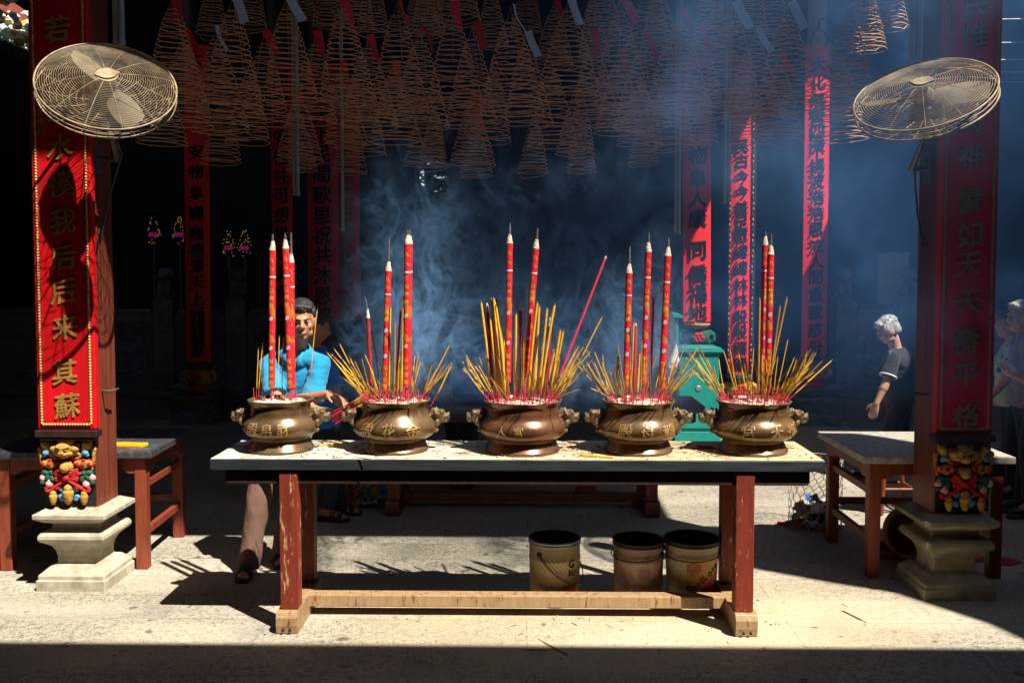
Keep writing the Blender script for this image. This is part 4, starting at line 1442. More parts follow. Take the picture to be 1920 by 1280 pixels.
def urn(px, rim, belly, foot, m, text, cpx, label, czs=.132, csize=.072):
    x = at(px, 800, UY).x
    t = thing('incense_urn', label, 'urn', (x, UY, TZ + .001))
    prof = urn_prof(rim, belly, foot)
    g = G(); g.lathe(prof, 72, cap=False)
    g.build('body', m, t)
    g = G()                                                 # heaped ash
    rr = rim / 2 - .022
    rnd = random.Random(px)
    vs = [(0, 0, .262)]
    for i in range(1, 15):
        for j in range(48):
            a = 2 * PI * j / 48
            r = rr * i / 14
            vs.append((r * math.cos(a), r * math.sin(a), .256 + .016 * mnoise.noise(Vector((r * 22 * math.cos(a), r * 22 * math.sin(a), px))) + .010 * (1 - i / 14)))
    fs = [(0, 1 + j, 1 + (j + 1) % 48) for j in range(48)]
    for i in range(13):
        for j in range(48):
            a, b = 1 + i * 48 + j, 1 + i * 48 + (j + 1) % 48
            fs.append((a, a + 48, b + 48, b))
    g.add(vs, fs, 0, True)
    g.build('ash_bed', M['ash'], t)
    for s in (-1, 1):
        h = obj('lion_handle', LION, t, (s * (belly / 2 - .040), 0, .160))
        h.rotation_euler = (0, R(-12), 0 if s > 0 else PI)
        h.scale = (.98, 1.05, 1.05)

    def rad(z):
        for (r0, z0), (r1, z1) in zip(prof, prof[1:]):
            if z0 <= z <= z1:
                return r0 + (r1 - r0) * (z - z0) / (z1 - z0 + 1e-9)
        return belly / 2
    for i, (ch, cp) in enumerate(zip(text, cpx)):
        vs, fs = glyph(ch, .03, .034)
        vs = brush(vs, i + px)
        off = (cp - px) / F * UY
        g = G()
        for k, (dx, dy) in enumerate(((-.014, 0), (.014, 0), (0, .014), (0, -.012))):
            out = []
            for v in vs:
                u = off + (v.x + dx) * csize * .95
                z = czs + (v.y + dy) * csize
                r = rad(z) + .002 + v.z * .06 + .0003 * k
                a = math.asin(max(-1, min(1, u / (belly / 2)))) - PI / 2
                out.append((r * math.cos(a), r * math.sin(a), z))
            g.add(out, fs)
        g.build('raised_character', M['bronze_char'], t)
    URNS.append((x, rim))
    return t


urn(527, .352, .405, .352, M['bronze1'], '殿帛財', (488, 518, 548), 'olive brown bronze urn with few sticks, first of the five, next to the stooping man')
urn(742, .382, .452, .355, M['bronze2'], '殿花金', (697, 740, 784), 'glossy tan bronze urn with wide fan of sticks, second from the stooping man', csize=.082)
urn(980, .425, .475, .402, M['bronze3'], '人宮', (940, 972), 'reddish copper bronze urn in the middle of the five, under the slanting pink stick', csize=.06)
urn(1197, .392, .448, .366, M['bronze2'], '殿母龍', (1164, 1205, 1247), 'brown bronze urn in front of the green cabinet, holding three tall joss sticks', csize=.08)
urn(1412, .398, .452, .366, M['bronze2'], '宮天御', (1385, 1438, 1476), 'brown bronze urn at the table end nearest the shaded pillar', csize=.082)


# ================================================================ incense sticks
def stick_mesh(L, stem, r, seed, m, rs=.0016):
    g = G()
    rnd = random.Random(seed)
    k = 7
    bend = rnd.gauss(0, .016)
    def p(t): return Vector((bend * (t / L) ** 2, 0, t))
    g.tube([p(-.02), p(stem * .5), p(stem)], rs, 5, 0)
    g.tube([p(stem - .002)] + [p(stem + (L - stem) * i / k) for i in range(k + 1)], [r * .7] + [r] * (k + 1), 6, 1)
    g.tube([p(L - .001), p(L + .006), p(L + .012) + Vector((rnd.uniform(-.003, .003), 0, 0))], [r * .9, r * .8, r * .3], 5, 2)
    return g.mesh('incense_stick', [M['stem'], m, M['ash_grey']])


THIN = [stick_mesh(L, L * rnd_, .0026, i, M['incense'] if i % 4 else M['incense_dark']) for i, (L, rnd_) in enumerate(((.20, .30), (.235, .28), (.26, .25), (.285, .25), (.31, .22), (.225, .3), (.25, .26), (.34, .22)))]
THICK = [stick_mesh(L, .07, .0075, 40 + i, M['incense'], .003) for i, L in enumerate((.42, .48, .52))]
MED = [stick_mesh(L, .08, .0048, 60 + i, M['incense_dark'], .002) for i, L in enumerate((.40, .46, .50))]
STUB = []
for i in range(5):
    g = G(); L = (.035, .05, .06, .075, .09)[i]
    g.tube([(0, 0, -.015), (.002, 0, L * .6), (.004, 0, L)], .0017, 5)
    STUB.append(g.mesh('burnt_stem', [M['stem']]))


def stand(me, name, label, cat, group, base, d):
    o = obj(name, me, None, base)
    o.rotation_mode = 'QUATERNION'
    o.rotation_quaternion = d.to_track_quat('Z', 'Y') @ Quaternion((0, 0, 1), random.uniform(0, 6))
    tag(o, label, cat, group)
    return o


UN = ['the urn nearest the man', 'the tan bronze urn', 'the middle copper urn', 'the urn by the green cabinet', 'the urn nearest the shaded pillar']


def plant(k, n, lean, seed, fanl=0, fanr=0, spread=1.0):
    rnd = random.Random(seed)
    x, rim = URNS[k]
    rr = rim / 2 - .035
    lab = 'thin yellow incense stick on a red stem standing in ' + UN[k]
    for i in range(n + fanl + fanr):
        if i < n and i % 2 == 0:                             # some lean out over the rim towards the sun
            a = rnd.uniform(-PI * .85, -PI * .15)
            b = Vector((rr * math.cos(a), rr * .9 * math.sin(a), 0)) * rnd.uniform(.8, 1)
            d = Vector((b.x / rr * .5 + rnd.gauss(0, .25), -rnd.uniform(.55, 1.5), 1))
        elif i < n:
            a = rnd.uniform(0, 2 * PI)
            r = rr * math.sqrt(rnd.random()) * spread
            b = Vector((r * math.cos(a), r * math.sin(a) * .9, 0))
            d = Vector((b.x / rr * lean + rnd.gauss(0, .09), b.y / rr * .25 + rnd.gauss(0, .09), 1))
        else:
            s = -1 if i < n + fanl else 1
            b = Vector((s * rr * rnd.uniform(.70, 1.0), rnd.uniform(-.06, .07), 0))
            d = Vector((s * rnd.uniform(.35, .95), rnd.uniform(-.28, .18), 1))
        stand(rnd.choice(THIN), 'incense_stick', lab, 'incense', 'thin sticks in ' + UN[k], Vector((x, UY, TZ + .260)) + b, d.normalized())


plant(1, 34, .30, 21, 12, 8)
plant(2, 34, .32, 22, 13, 15)
plant(3, 38, .30, 23, 8, 10)
plant(4, 42, .30, 24, 11, 14)


def at_stick(me, name, label, cat, group, pxb, pxt, pyt, y, L, k, pyb=752):
    """A stick whose top shows at a given place: base in the ash of urn k."""
    x = X(pxb, y)
    b = Vector((x, y, TZ + .260))
    d = at(pxt, pyt, y + random.uniform(-.02, .02)) - b
    return stand(me, name, label, cat, group, b, d.normalized())


# urn 1: a handful of separate sticks
for i, (pb, pt, py, dy) in enumerate(((478, 484, 655, -.06), (482, 488, 655, -.04), (489, 498, 648, .02), (519, 523, 632, .0), (527, 528, 632, .03), (578, 589, 582, .02))):
    x = X(pb, UY + dy); b = Vector((x, UY + dy, TZ + .258)); d = at(pt, py, UY + dy) - b
    me = stick_mesh(d.length, d.length * (.28 if i < 5 else .36), .0026, 70 + i, M['incense'])
    stand(me, 'incense_stick', 'thin yellow incense stick on a red stem standing in ' + UN[0] if i < 5 else 'lone tall yellow stick in front of the turquoise shirt', 'incense', 'thin sticks in ' + UN[0] if i < 5 else None, b, d.normalized())
for k, n in ((0, 12), (1, 46), (2, 52), (3, 50), (4, 50)):
    rnd = random.Random(90 + k)
    x, rim = URNS[k]
    for i in range(n):
        a = rnd.uniform(0, 2 * PI); r = (rim / 2 - .035) * math.sqrt(rnd.random())
        stand(rnd.choice(STUB), 'burnt_stem', 'bare red stem of a burnt stick in ' + UN[k], 'incense', 'burnt stems in ' + UN[k],
              Vector((x + r * math.cos(a), UY + r * math.sin(a) * .9, TZ + .260)), Vector((rnd.gauss(0, .12), rnd.gauss(0, .12), 1)).normalized())
# thick yellow sticks of the middle urn
rnd = random.Random(77)
for i, (pt, py, pb) in enumerate(((902, 568, 925), (922, 562, 935), (930, 560, 940), (938, 564, 950), (941, 575, 948), (920, 600, 935), (965, 590, 968), (993, 572, 985), (1001, 568, 990), (1004, 578, 993), (1012, 576, 1000),
                                   (1027, 580, 1008), (1033, 572, 1012), (985, 640, 985), (1050, 620, 1030), (1055, 622, 1033), (1037, 660, 1020), (945, 640, 955))):
    yy = UY + rnd.uniform(-.10, .09)
    x = X(pb, yy); b = Vector((x, yy, TZ + .258)); d = at(pt, py, yy) - b
    stand(stick_mesh(d.length, .065, .0068, 100 + i, M['incense'], .003), 'incense_stick', 'thick golden yellow stick in the middle copper urn', 'incense', 'thick sticks in the middle urn', b, d.normalized())
for i, (k, pt, py, pb, r, m) in enumerate(((1, 732, 577, 728, .0045, 'incense'), (1, 756, 560, 752, .005, 'incense'), (1, 741, 605, 738, .005, 'incense_dark'), (1, 707, 625, 712, .004, 'incense_dark'), (3, 1153, 672, 1156, .0075, 'incense'), (3, 1199, 662, 1195, .0065, 'incense'), (3, 1187, 605, 1185, .0045, 'incense'),
                                            (4, 1422, 562, 1424, .0062, 'incense_dark'), (4, 1458, 576, 1442, .0055, 'incense_dark'), (4, 1471, 560, 1438, .0062, 'incense_dark'), (4, 1404, 680, 1404, .006, 'incense_dark'), (2, 1127, 595, 1050, .0045, 'incense'), (1, 852, 683, 810, .0045, 'incense'), (4, 1557, 675, 1478, .004, 'incense'))):
    yy = UY + rnd.uniform(-.07, .07)
    x = X(pb, yy); b = Vector((x, yy, TZ + .258)); d = at(pt, py, yy) - b
    stand(stick_mesh(d.length, .06, r, 140 + i, M[m], .0022), 'incense_stick', 'stout tall yellow stick among the thin ones in ' + UN[k], 'incense', 'stout sticks in ' + UN[k], b, d.normalized())


# ---------------------------------------------------------------- giant joss sticks
def joss(k, top, bot, wpx, label, dy=0.0, text=('生意興隆', '財源廣進'), old=False, wick=34, plain=False, bend=0):
    Y = UY + dy
    a, b = at(top[0], top[1], Y), at(bot[0], bot[1], Y)
    d = (a - b)
    L = d.length
    d.normalize()
    base = b + d * ((TZ + .253 - b.z) / d.z)                # where the stem enters the ash
    s = (b - base).length
    r = wpx / F * Y / 2
    t = thing('joss_stick', label, 'joss stick', base)
    t.rotation_mode = 'QUATERNION'
    # local z along the stick, local -y towards the viewer
    z_ = d; x_ = Vector((0, 1, 0)).cross(z_) * -1
    x_ = Vector((1, 0, 0)) - z_ * z_.x; x_.normalize()
    y_ = z_.cross(x_)
    t.rotation_quaternion = Matrix((x_, y_, z_)).transposed().to_quaternion()
    g = G(); g.tube([(0, 0, -.02), (0, 0, s + .01)], r * .36, 8); g.build('stem', M['stem'], t)
    if plain:
        g = G(); g.tube([(0, 0, s), (0, 0, s + L * .5), (0, 0, s + L)], r, 10); g.build('body', M[plain], t)
        g = G(); g.tube([(0, 0, s + L), (0, 0, s + L + .012)], [r * .95, r * .6], 8); g.build('ash_tip', M['ash_white'], t)
        return t
    g = G()
    n = 14
    rnd = random.Random(int(top[0]))
    g.tube([(0, 0, i * L / n) for i in range(n + 1)], [r * (1 + rnd.uniform(-.03, .03)) for i in range(n + 1)], 18)
    bo = g.build('body', M['joss_old'] if old else M['joss'], t)
    bo.location = (0, 0, s)
    if not old:
        g = G(); g.tube([(0, 0, s - .006), (0, 0, s + .008)], [r * .7, r * 1.03], 14); g.build('gilt_band', M['joss_gold'], t)
        g = G(); g.tube([(0, 0, s + L * .80), (0, 0, s + L * .81)], r * 1.03, 18); g.build('white_band', M['smooth_white'], t)

    def wrapch(ch, z, sz, m, name, ang=0.0, e=.02):
        vs, fs = glyph(ch, e, .03, 2)
        g = G()
        g.add([((r * 1.012 + v.z * .02) * math.cos(-PI / 2 + ang + v.x * sz / r), (r * 1.012 + v.z * .02) * math.sin(-PI / 2 + ang + v.x * sz / r), z + v.y * sz) for v in vs], fs)
        g.build(name, m, t)
    if not old and text:
        for i, ch in enumerate(text[0]):
            wrapch(ch, s + L * (.76 - .055 * i), r * 1.55, M['joss_gold'], 'gold_character')
        for i, ch in enumerate(text[1]):
            wrapch(ch, s + L * (.19 - .052 * i), r * 1.55, M['joss_gold'], 'gold_character')
        for i, ch in enumerate('九元'):
            wrapch(ch, s + L * (.93 - .06 * i), r * 1.5, M['joss_gold'], 'gold_character')
        for z in (.50, .285):                               # white scroll clouds
            g = G()
            pts = []
            for i in range(22):
                an = i / 21 * 3.4 * PI
                rr = r * (.12 + .42 * i / 21)
                u, v = rr * math.cos(an), rr * math.sin(an) * 1.25
                q = -PI / 2 + u / r
                pts.append((r * 1.03 * math.cos(q), r * 1.03 * math.sin(q), s + L * z + v))
            g.tube(pts, r * .085, 5)
            g.build('scroll_cloud', M['smooth_white'], t)
    g = G()
    k_ = 9
    g.tube([(rnd.uniform(-1, 1) * r * .08, 0, s + L + i * .006) for i in range(k_)], [r * (1.04 - .065 * i + rnd.uniform(-.07, .05)) for i in range(k_)], 14)
    g.build('ash_tip', M['ash_white'], t)
    if wick:
        wl = wick / F * Y
        g = G()
        g.tube([(0, 0, s + L + .03), (bend * .3, 0, s + L + .045 + wl * .4), (bend, 0, s + L + .045 + wl)], [r * .42, r * .36, r * .24], 8)
        g.build('burnt_wick', M['ash_grey'], t)
    return t


joss(0, (511, 469), (509.5, 725), 12.5, 'tall red and gold joss stick standing alone in the first urn', -.03, wick=14)
joss(0, (535.5, 466), (545, 725), 12.5, 'tall red and gold joss stick, front one of the crossing pair in the first urn', -.02, wick=12)
joss(0, (546, 492), (548, 725), 12, 'shorter red joss stick partly behind its twin in the first urn', .045, wick=40)
joss(1, (728, 508), (722, 730), 12.5, 'red joss stick with long black wick in the tan bronze urn', -.03, wick=46, text=('生意興隆', '恭喜發財'))
joss(1, (764, 458), (762, 724), 12.5, 'tallest red joss stick in the tan bronze urn, in front of its twin', -.02, wick=10, text=('生意興隆', '恭喜發財'))
joss(1, (768, 458), (765, 720), 12, 'tallest red joss stick in the tan bronze urn, behind its twin', .045, wick=12)
joss(1, (690, 596), (696, 722), 7.5, 'short burnt down joss stick with a twisted twig in the tan bronze urn', -.01, wick=24, old=True, bend=-.012)
joss(1, (751, 585), (742, 735), 4.5, 'slim plain crimson stick in the tan bronze urn', .02, plain='stem')
joss(2, (955.5, 456), (952, 716), 12.5, 'upright red and gold joss stick in the middle copper urn', -.01, wick=22)
joss(2, (1005, 466), (986, 700), 12.5, 'leaning red and gold joss stick in the middle copper urn', -.03, wick=22)
joss(2, (914, 585), (923, 722), 7.5, 'short dark charred joss stick at the edge of the middle urn beside thick yellow sticks', -.02, wick=0, old=True)
joss(2, (928, 582), (932, 722), 6.5, 'short red joss stick with blistered wrapper beside the charred one', .03, wick=0, old=True)
joss(2, (976, 582), (978, 722), 7, 'short maroon joss stick between the two tall ones of the middle urn', .05, wick=0, old=True)
joss(2, (1031, 612), (1025, 722), 8, 'short flaking red joss stick beneath the slanting pink stick', -.04, wick=18, old=True, bend=.01)
joss(2, (1135, 484), (1049, 706), 5, 'long slanting pink stick leaning out of the middle urn', .0, plain='pink')
joss(3, (1179.5, 512), (1174, 724), 12.5, 'shortest of three tall joss sticks in the urn by the cabinet, with long black wick', -.03, wick=34, text=('生意興隆', '恭喜發財'))
joss(3, (1215.5, 472), (1207, 718), 12.5, 'tallest of three joss sticks in the urn by the cabinet', .02, wick=20)
joss(3, (1252, 480), (1241, 728), 13, 'leaning joss stick nearest the cabinet, one of three in that urn', -.02, wick=18)
joss(3, (1225, 560), (1219, 735), 5, 'slim crimson stick beside the tallest joss stick by the cabinet', .04, plain='stem')
joss(3, (1192, 610), (1189, 735), 5, 'slim crimson stick between two tall joss sticks by the cabinet', -.05, plain='stem')
joss(4, (1434.5, 460), (1429, 702), 12, 'taller red joss stick of the touching pair in the end urn', .03, wick=10)
joss(4, (1445, 477), (1440, 702), 13, 'nearer red joss stick of the touching pair in the end urn', -.03, wick=22)

# loose sticks
def loose(p0, p1, r, m, label, z):
    o = thing('incense_stick', label, 'incense', p0)
    d = p1 - p0
    g = G()
    g.tube([(0, 0, 0), d * .22], .0018, 5); g.build('stem', M['stem'], o)
    g = G(); g.tube([d * .2, d * .6, d], r, 7); g.build('body', M[m], o)
    return o


def tabpt(px, py): return gnd(px, py, TZ + .007)


loose(tabpt(655, 829), tabpt(598, 834), .006, 'incense', 'loose yellow stick lying on the table between the first two urns', TZ)
loose(tabpt(1072, 851), tabpt(1150, 857), .006, 'incense', 'loose yellow stick lying on the table before the urn by the cabinet', TZ)
loose(tabpt(664, 857), tabpt(697, 861), .003, 'incense_dark', 'thin broken stick lying at the table edge below the tan urn', TZ)
loose(tabpt(1368, 856), tabpt(1330, 849), .002, 'incense_dark', 'thin broken stick lying at the table edge below the end urn', TZ)
loose(gnd(1008, 1196, .004), gnd(1064, 1227, .004), .003, 'incense_dark', 'longer broken stick lying on the paving before the table', 0)
loose(gnd(983, 1217, .004), gnd(1027, 1218, .004), .003, 'incense_dark', 'shorter broken stick lying level on the paving before the table', 0)
loose(gnd(1625, 1166, .004), gnd(1580, 1144, .004), .004, 'incense_dark', 'broken stick lying on sunlit paving near the shaded pillar', 0)

# crumbs of ash and snapped stick ends strewn over the table top
g = G()
rnd = random.Random(44)
for i in range(520):
    u = rnd.choice(URNS)
    x = rnd.gauss(u[0], .26) if rnd.random() < .8 else rnd.uniform(TX0 + .05, TX1 - .05)
    y = rnd.uniform(TY + .02, TY + .52)
    if not TX0 + .02 < x < TX1 - .02 or any((x - q[0]) ** 2 + (y - UY) ** 2 < .19 ** 2 for q in URNS): continue
    c = Vector((x, y, TZ + .002))
    if rnd.random() < .72:
        s_ = rnd.uniform(.002, .006)
        g.ell(c, (s_ * rnd.uniform(1, 2), s_, s_ * .6), rnd.choice((0, 0, 1)), Matrix.Rotation(rnd.uniform(0, 3), 3, 'Z'), 6, 4)
    else:
        a = rnd.uniform(0, PI); l = rnd.uniform(.008, .04)
        d = Vector((math.cos(a), math.sin(a), 0)) * l
        g.tube([c - d, c + d], rnd.uniform(.0012, .0026), 5, rnd.choice((2, 2, 3, 1)))
tag(g.build('ash_litter', [M['ash'], M['ash_grey'], M['incense_dark'], M['stem']]), 'crumbs of ash and snapped stick ends strewn over the long altar table', 'litter', kind='stuff')
# and a little of it swept on to the paving
g = G()
for i in range(260):
    x, y = rnd.gauss(.1, 1.6), rnd.uniform(4.35, 6.4)
    c = Vector((x, y, .003)); a = rnd.uniform(0, PI); l = rnd.uniform(.004, .03)
    d = Vector((math.cos(a), math.sin(a), 0)) * l
    if rnd.random() < .5: g.tube([c - d, c + d], rnd.uniform(.001, .002), 4, rnd.choice((2, 3, 1)))
    else: g.ell(c, (l * .3, l * .22, .002), rnd.choice((0, 1, 1)), None, 6, 4)
tag(g.build('paving_litter', [M['ash'], M['ash_grey'], M['incense_dark'], M['stem']]), 'tiny crumbs and snapped stick ends scattered over the paving', 'litter', kind='stuff')

# folded red paper under the end urn and a bundle of loose litter
g = G(); a = tabpt(1318, 838)
g.box((-.07, -.012, 0), (.06, .012, .006), M=Matrix.Rotation(.2, 3, 'Z')); g.box((-.02, .0, .0065), (.05, .02, .012), M=Matrix.Rotation(-.3, 3, 'Z'))
o = g.build('red_paper', M['cloth_red']); o.location = (a.x, a.y, TZ + .001)
tag(o, 'crumpled scrap of red paper on the table beside the end urn', 'paper')

# ================================================================ incense coils
def coil_mesh(seed, Rb, H, turns):
    rnd = random.Random(seed)
    g = G()
    n = 28
    tot = int(turns * n)
    pts = []
    ph = [(rnd.uniform(0, 6.28), rnd.uniform(.002, .016)) for _ in range(int(turns) + 2)]
    ax, ay = rnd.uniform(-.03, .03), rnd.uniform(-.03, .03)
    for i in range(tot + 1):
        t = i / tot
        th = 2 * PI * i / n
        r = .022 + (Rb - .022) * t ** .70
        k = i / n
        k0 = int(k)
        tilt = ph[k0][1] * (1 - (k - k0)) + ph[k0 + 1][1] * (k - k0)
        a0 = ph[k0][0]
        z = -H * t + math.sin(th + a0) * tilt * (r / Rb) + rnd.uniform(-.0012, .0012)
        pts.append((r * math.cos(th) + ax * t, r * math.sin(th) + ay * t, z))
    g.tube(pts, .0034, 5)
    return g, pts


CO = []
for i, (Rb, H, tn) in enumerate(((.205, .60, 18), (.195, .64, 19), (.212, .57, 17), (.178, .58, 18), (.155, .56, 17))):
    g, pts = coil_mesh(50 + i, Rb, H, tn)
    th = []
    for k in range(3):
        gg = G()
        a = k * 2 * PI / 3 + .5
        Lr = .52
        gg.tube([(0, 0, .075)] + [((.022 + (Rb - .022) * (Lr * j / 8) ** .70) * math.cos(a), (.022 + (Rb - .022) * (Lr * j / 8) ** .70) * math.sin(a), -H * Lr * j / 8) for j in range(9)], .0019, 4)
        th.append(gg.mesh('support_thread', [M['thread']]))
    CO.append((g.mesh('coil', [M['coil'] if i % 2 else M['coil_grey']]), th))
g = G()
vs = []
for i in range(7):
    z = -.195 * i / 6
    for s in (-1, 1):
        vs.append((s * .029, .012 * math.sin(i * .75) + .002 * s, z))
g.add(vs, [(2 * i, 2 * i + 1, 2 * i + 3, 2 * i + 2) for i in range(6)], 0, True)
TAG = {'red': g.mesh('paper_tag', [M['tag_red']]), 'white': g.mesh('paper_tag', [M['paper_white']])}
g = G(); g.tube([(0, 0, 0), (0, 0, 1)], .002, 4)
HOOK = g.mesh('hanging_wire', [M['wire']])


def coil(p, kind, colour, label, group, rnd):
    t = thing('incense_coil', label, 'incense coil', p, rnd.uniform(0, 6.28), group)
    me, th = CO[kind]
    obj('coil', me, t)
    for m_ in th:
        obj('support_thread', m_, t)
    h = obj('hanging_wire', HOOK, t, (0, 0, .07)); h.scale = (1, 1, ZR - p.z - .08)
    if colour:
        q = obj('paper_tag', TAG[colour], t, (0, 0, .085))
        face = rnd.choice((0, .3, -.4, 1.25, -1.2))         # some tags hang edge-on
        q.rotation_mode = 'QUATERNION'
        q.rotation_quaternion = Quaternion((0, 0, 1), -t.rotation_euler.z) @ Quaternion((0, 1, 0), -rnd.uniform(.05, .5)) @ Quaternion((0, 0, 1), face)
        q.location = Quaternion((0, 0, 1), -t.rotation_euler.z) @ Vector((.02, -.03, .085))
    return t


ORD = ['first', 'second', 'third', 'fourth', 'fifth', 'sixth', 'seventh', 'eighth', 'ninth', 'tenth', 'eleventh', 'twelfth', 'thirteenth', 'fourteenth', 'fifteenth', 'sixteenth', 'seventeenth']
rnd = random.Random(31)
ROWS = [
    (6.0, 28, [325, 437, 537, 641, 746, 848, 958, 1065, 1161, 1271, 1372, 1475, 1592], 'rwwrrrwwrrwww', 'nearest row'),
    (6.7, 82, [345, 405, 495, 592, 690, 788, 886, 985, 1110, 1207, 1310, 1415], 'rwrrrrrwrrrw', 'second row'),
    (7.5, 140, [300, 470, 640, 740, 925, 1035, 1160, 1255, 1460, 1578], 'r-rrr-r-r-', 'third row'),
    (8.4, 180, [420, 560, 690, 800, 885, 1085, 1200, 1310, 1400], '-r--r---r', 'fourth row'),
    (9.3, 212, [560, 660, 815, 886, 1003, 1085, 1210], '---r---', 'fifth row'),
]
for ri, (Y, py, xs, cols, rn) in enumerate(ROWS):
    for i, px in enumerate(xs):
        if ri > 1 and px > 1150: py = (0, 0, 122, 158, 190)[ri]
        c = {'r': 'red', 'w': 'white', '-': None}[cols[i]]
        p = at(px, py + rnd.uniform(-14, 14), Y + rnd.uniform(-.12, .12))
        kind = rnd.choice((0, 1, 2, 3)) if ri < 4 else rnd.choice((3, 4, 4))
        tg = ' with a %s tag' % c if c else ' without a tag'
        if ri < 2:
            lab, gr = 'brown incense coil%s, %s from the left in the %s' % (tg, ORD[i], rn), 'incense coils in the ' + rn
        else:
            lab, gr = 'brown incense coil%s in the %s of hanging coils' % (tg, rn), 'incense coils in the %s%s' % (rn, tg)
        coil(p, kind, c, lab, gr, rnd)
# coils of the higher tier, farther in
for i, (px, py, Y, c) in enumerate(((560, -70, 9.4, 'red'), (610, -60, 9.0, None), (700, -50, 8.6, 'red'), (672, -75, 8.0, None), (790, -40, 9.2, 'red'), (860, -90, 8.2, None), (800, -55, 8.6, None), (920, -20, 9.0, 'white'), (990, -40, 9.8, 'red'),
                                    (1040, 15, 9.6, 'red'), (1110, 0, 9.0, None), (1130, -45, 9.4, 'red'), (1225, -50, 7.6, None), (1228, -10, 8.4, None), (1330, -45, 7.6, None), (1345, 0, 9.0, 'white'), (1405, -60, 7.8, None), (1452, -45, 8.2, None),
                                    (1625, -22, 8.3, 'red'), (1664, -75, 7.6, 'red'), (1290, 25, 9.6, None), (470, -60, 8.6, None), (400, -40, 9.2, None))):
    p = at(px, py, Y)
    lab = 'brown incense coil%s of the high tier near the rafters' % (' with a %s tag' % c if c else ' without a tag')
    coil(p, rnd.choice((3, 4, 4, 0)), c, lab, 'high tier of incense coils' + (c or ''), rnd)

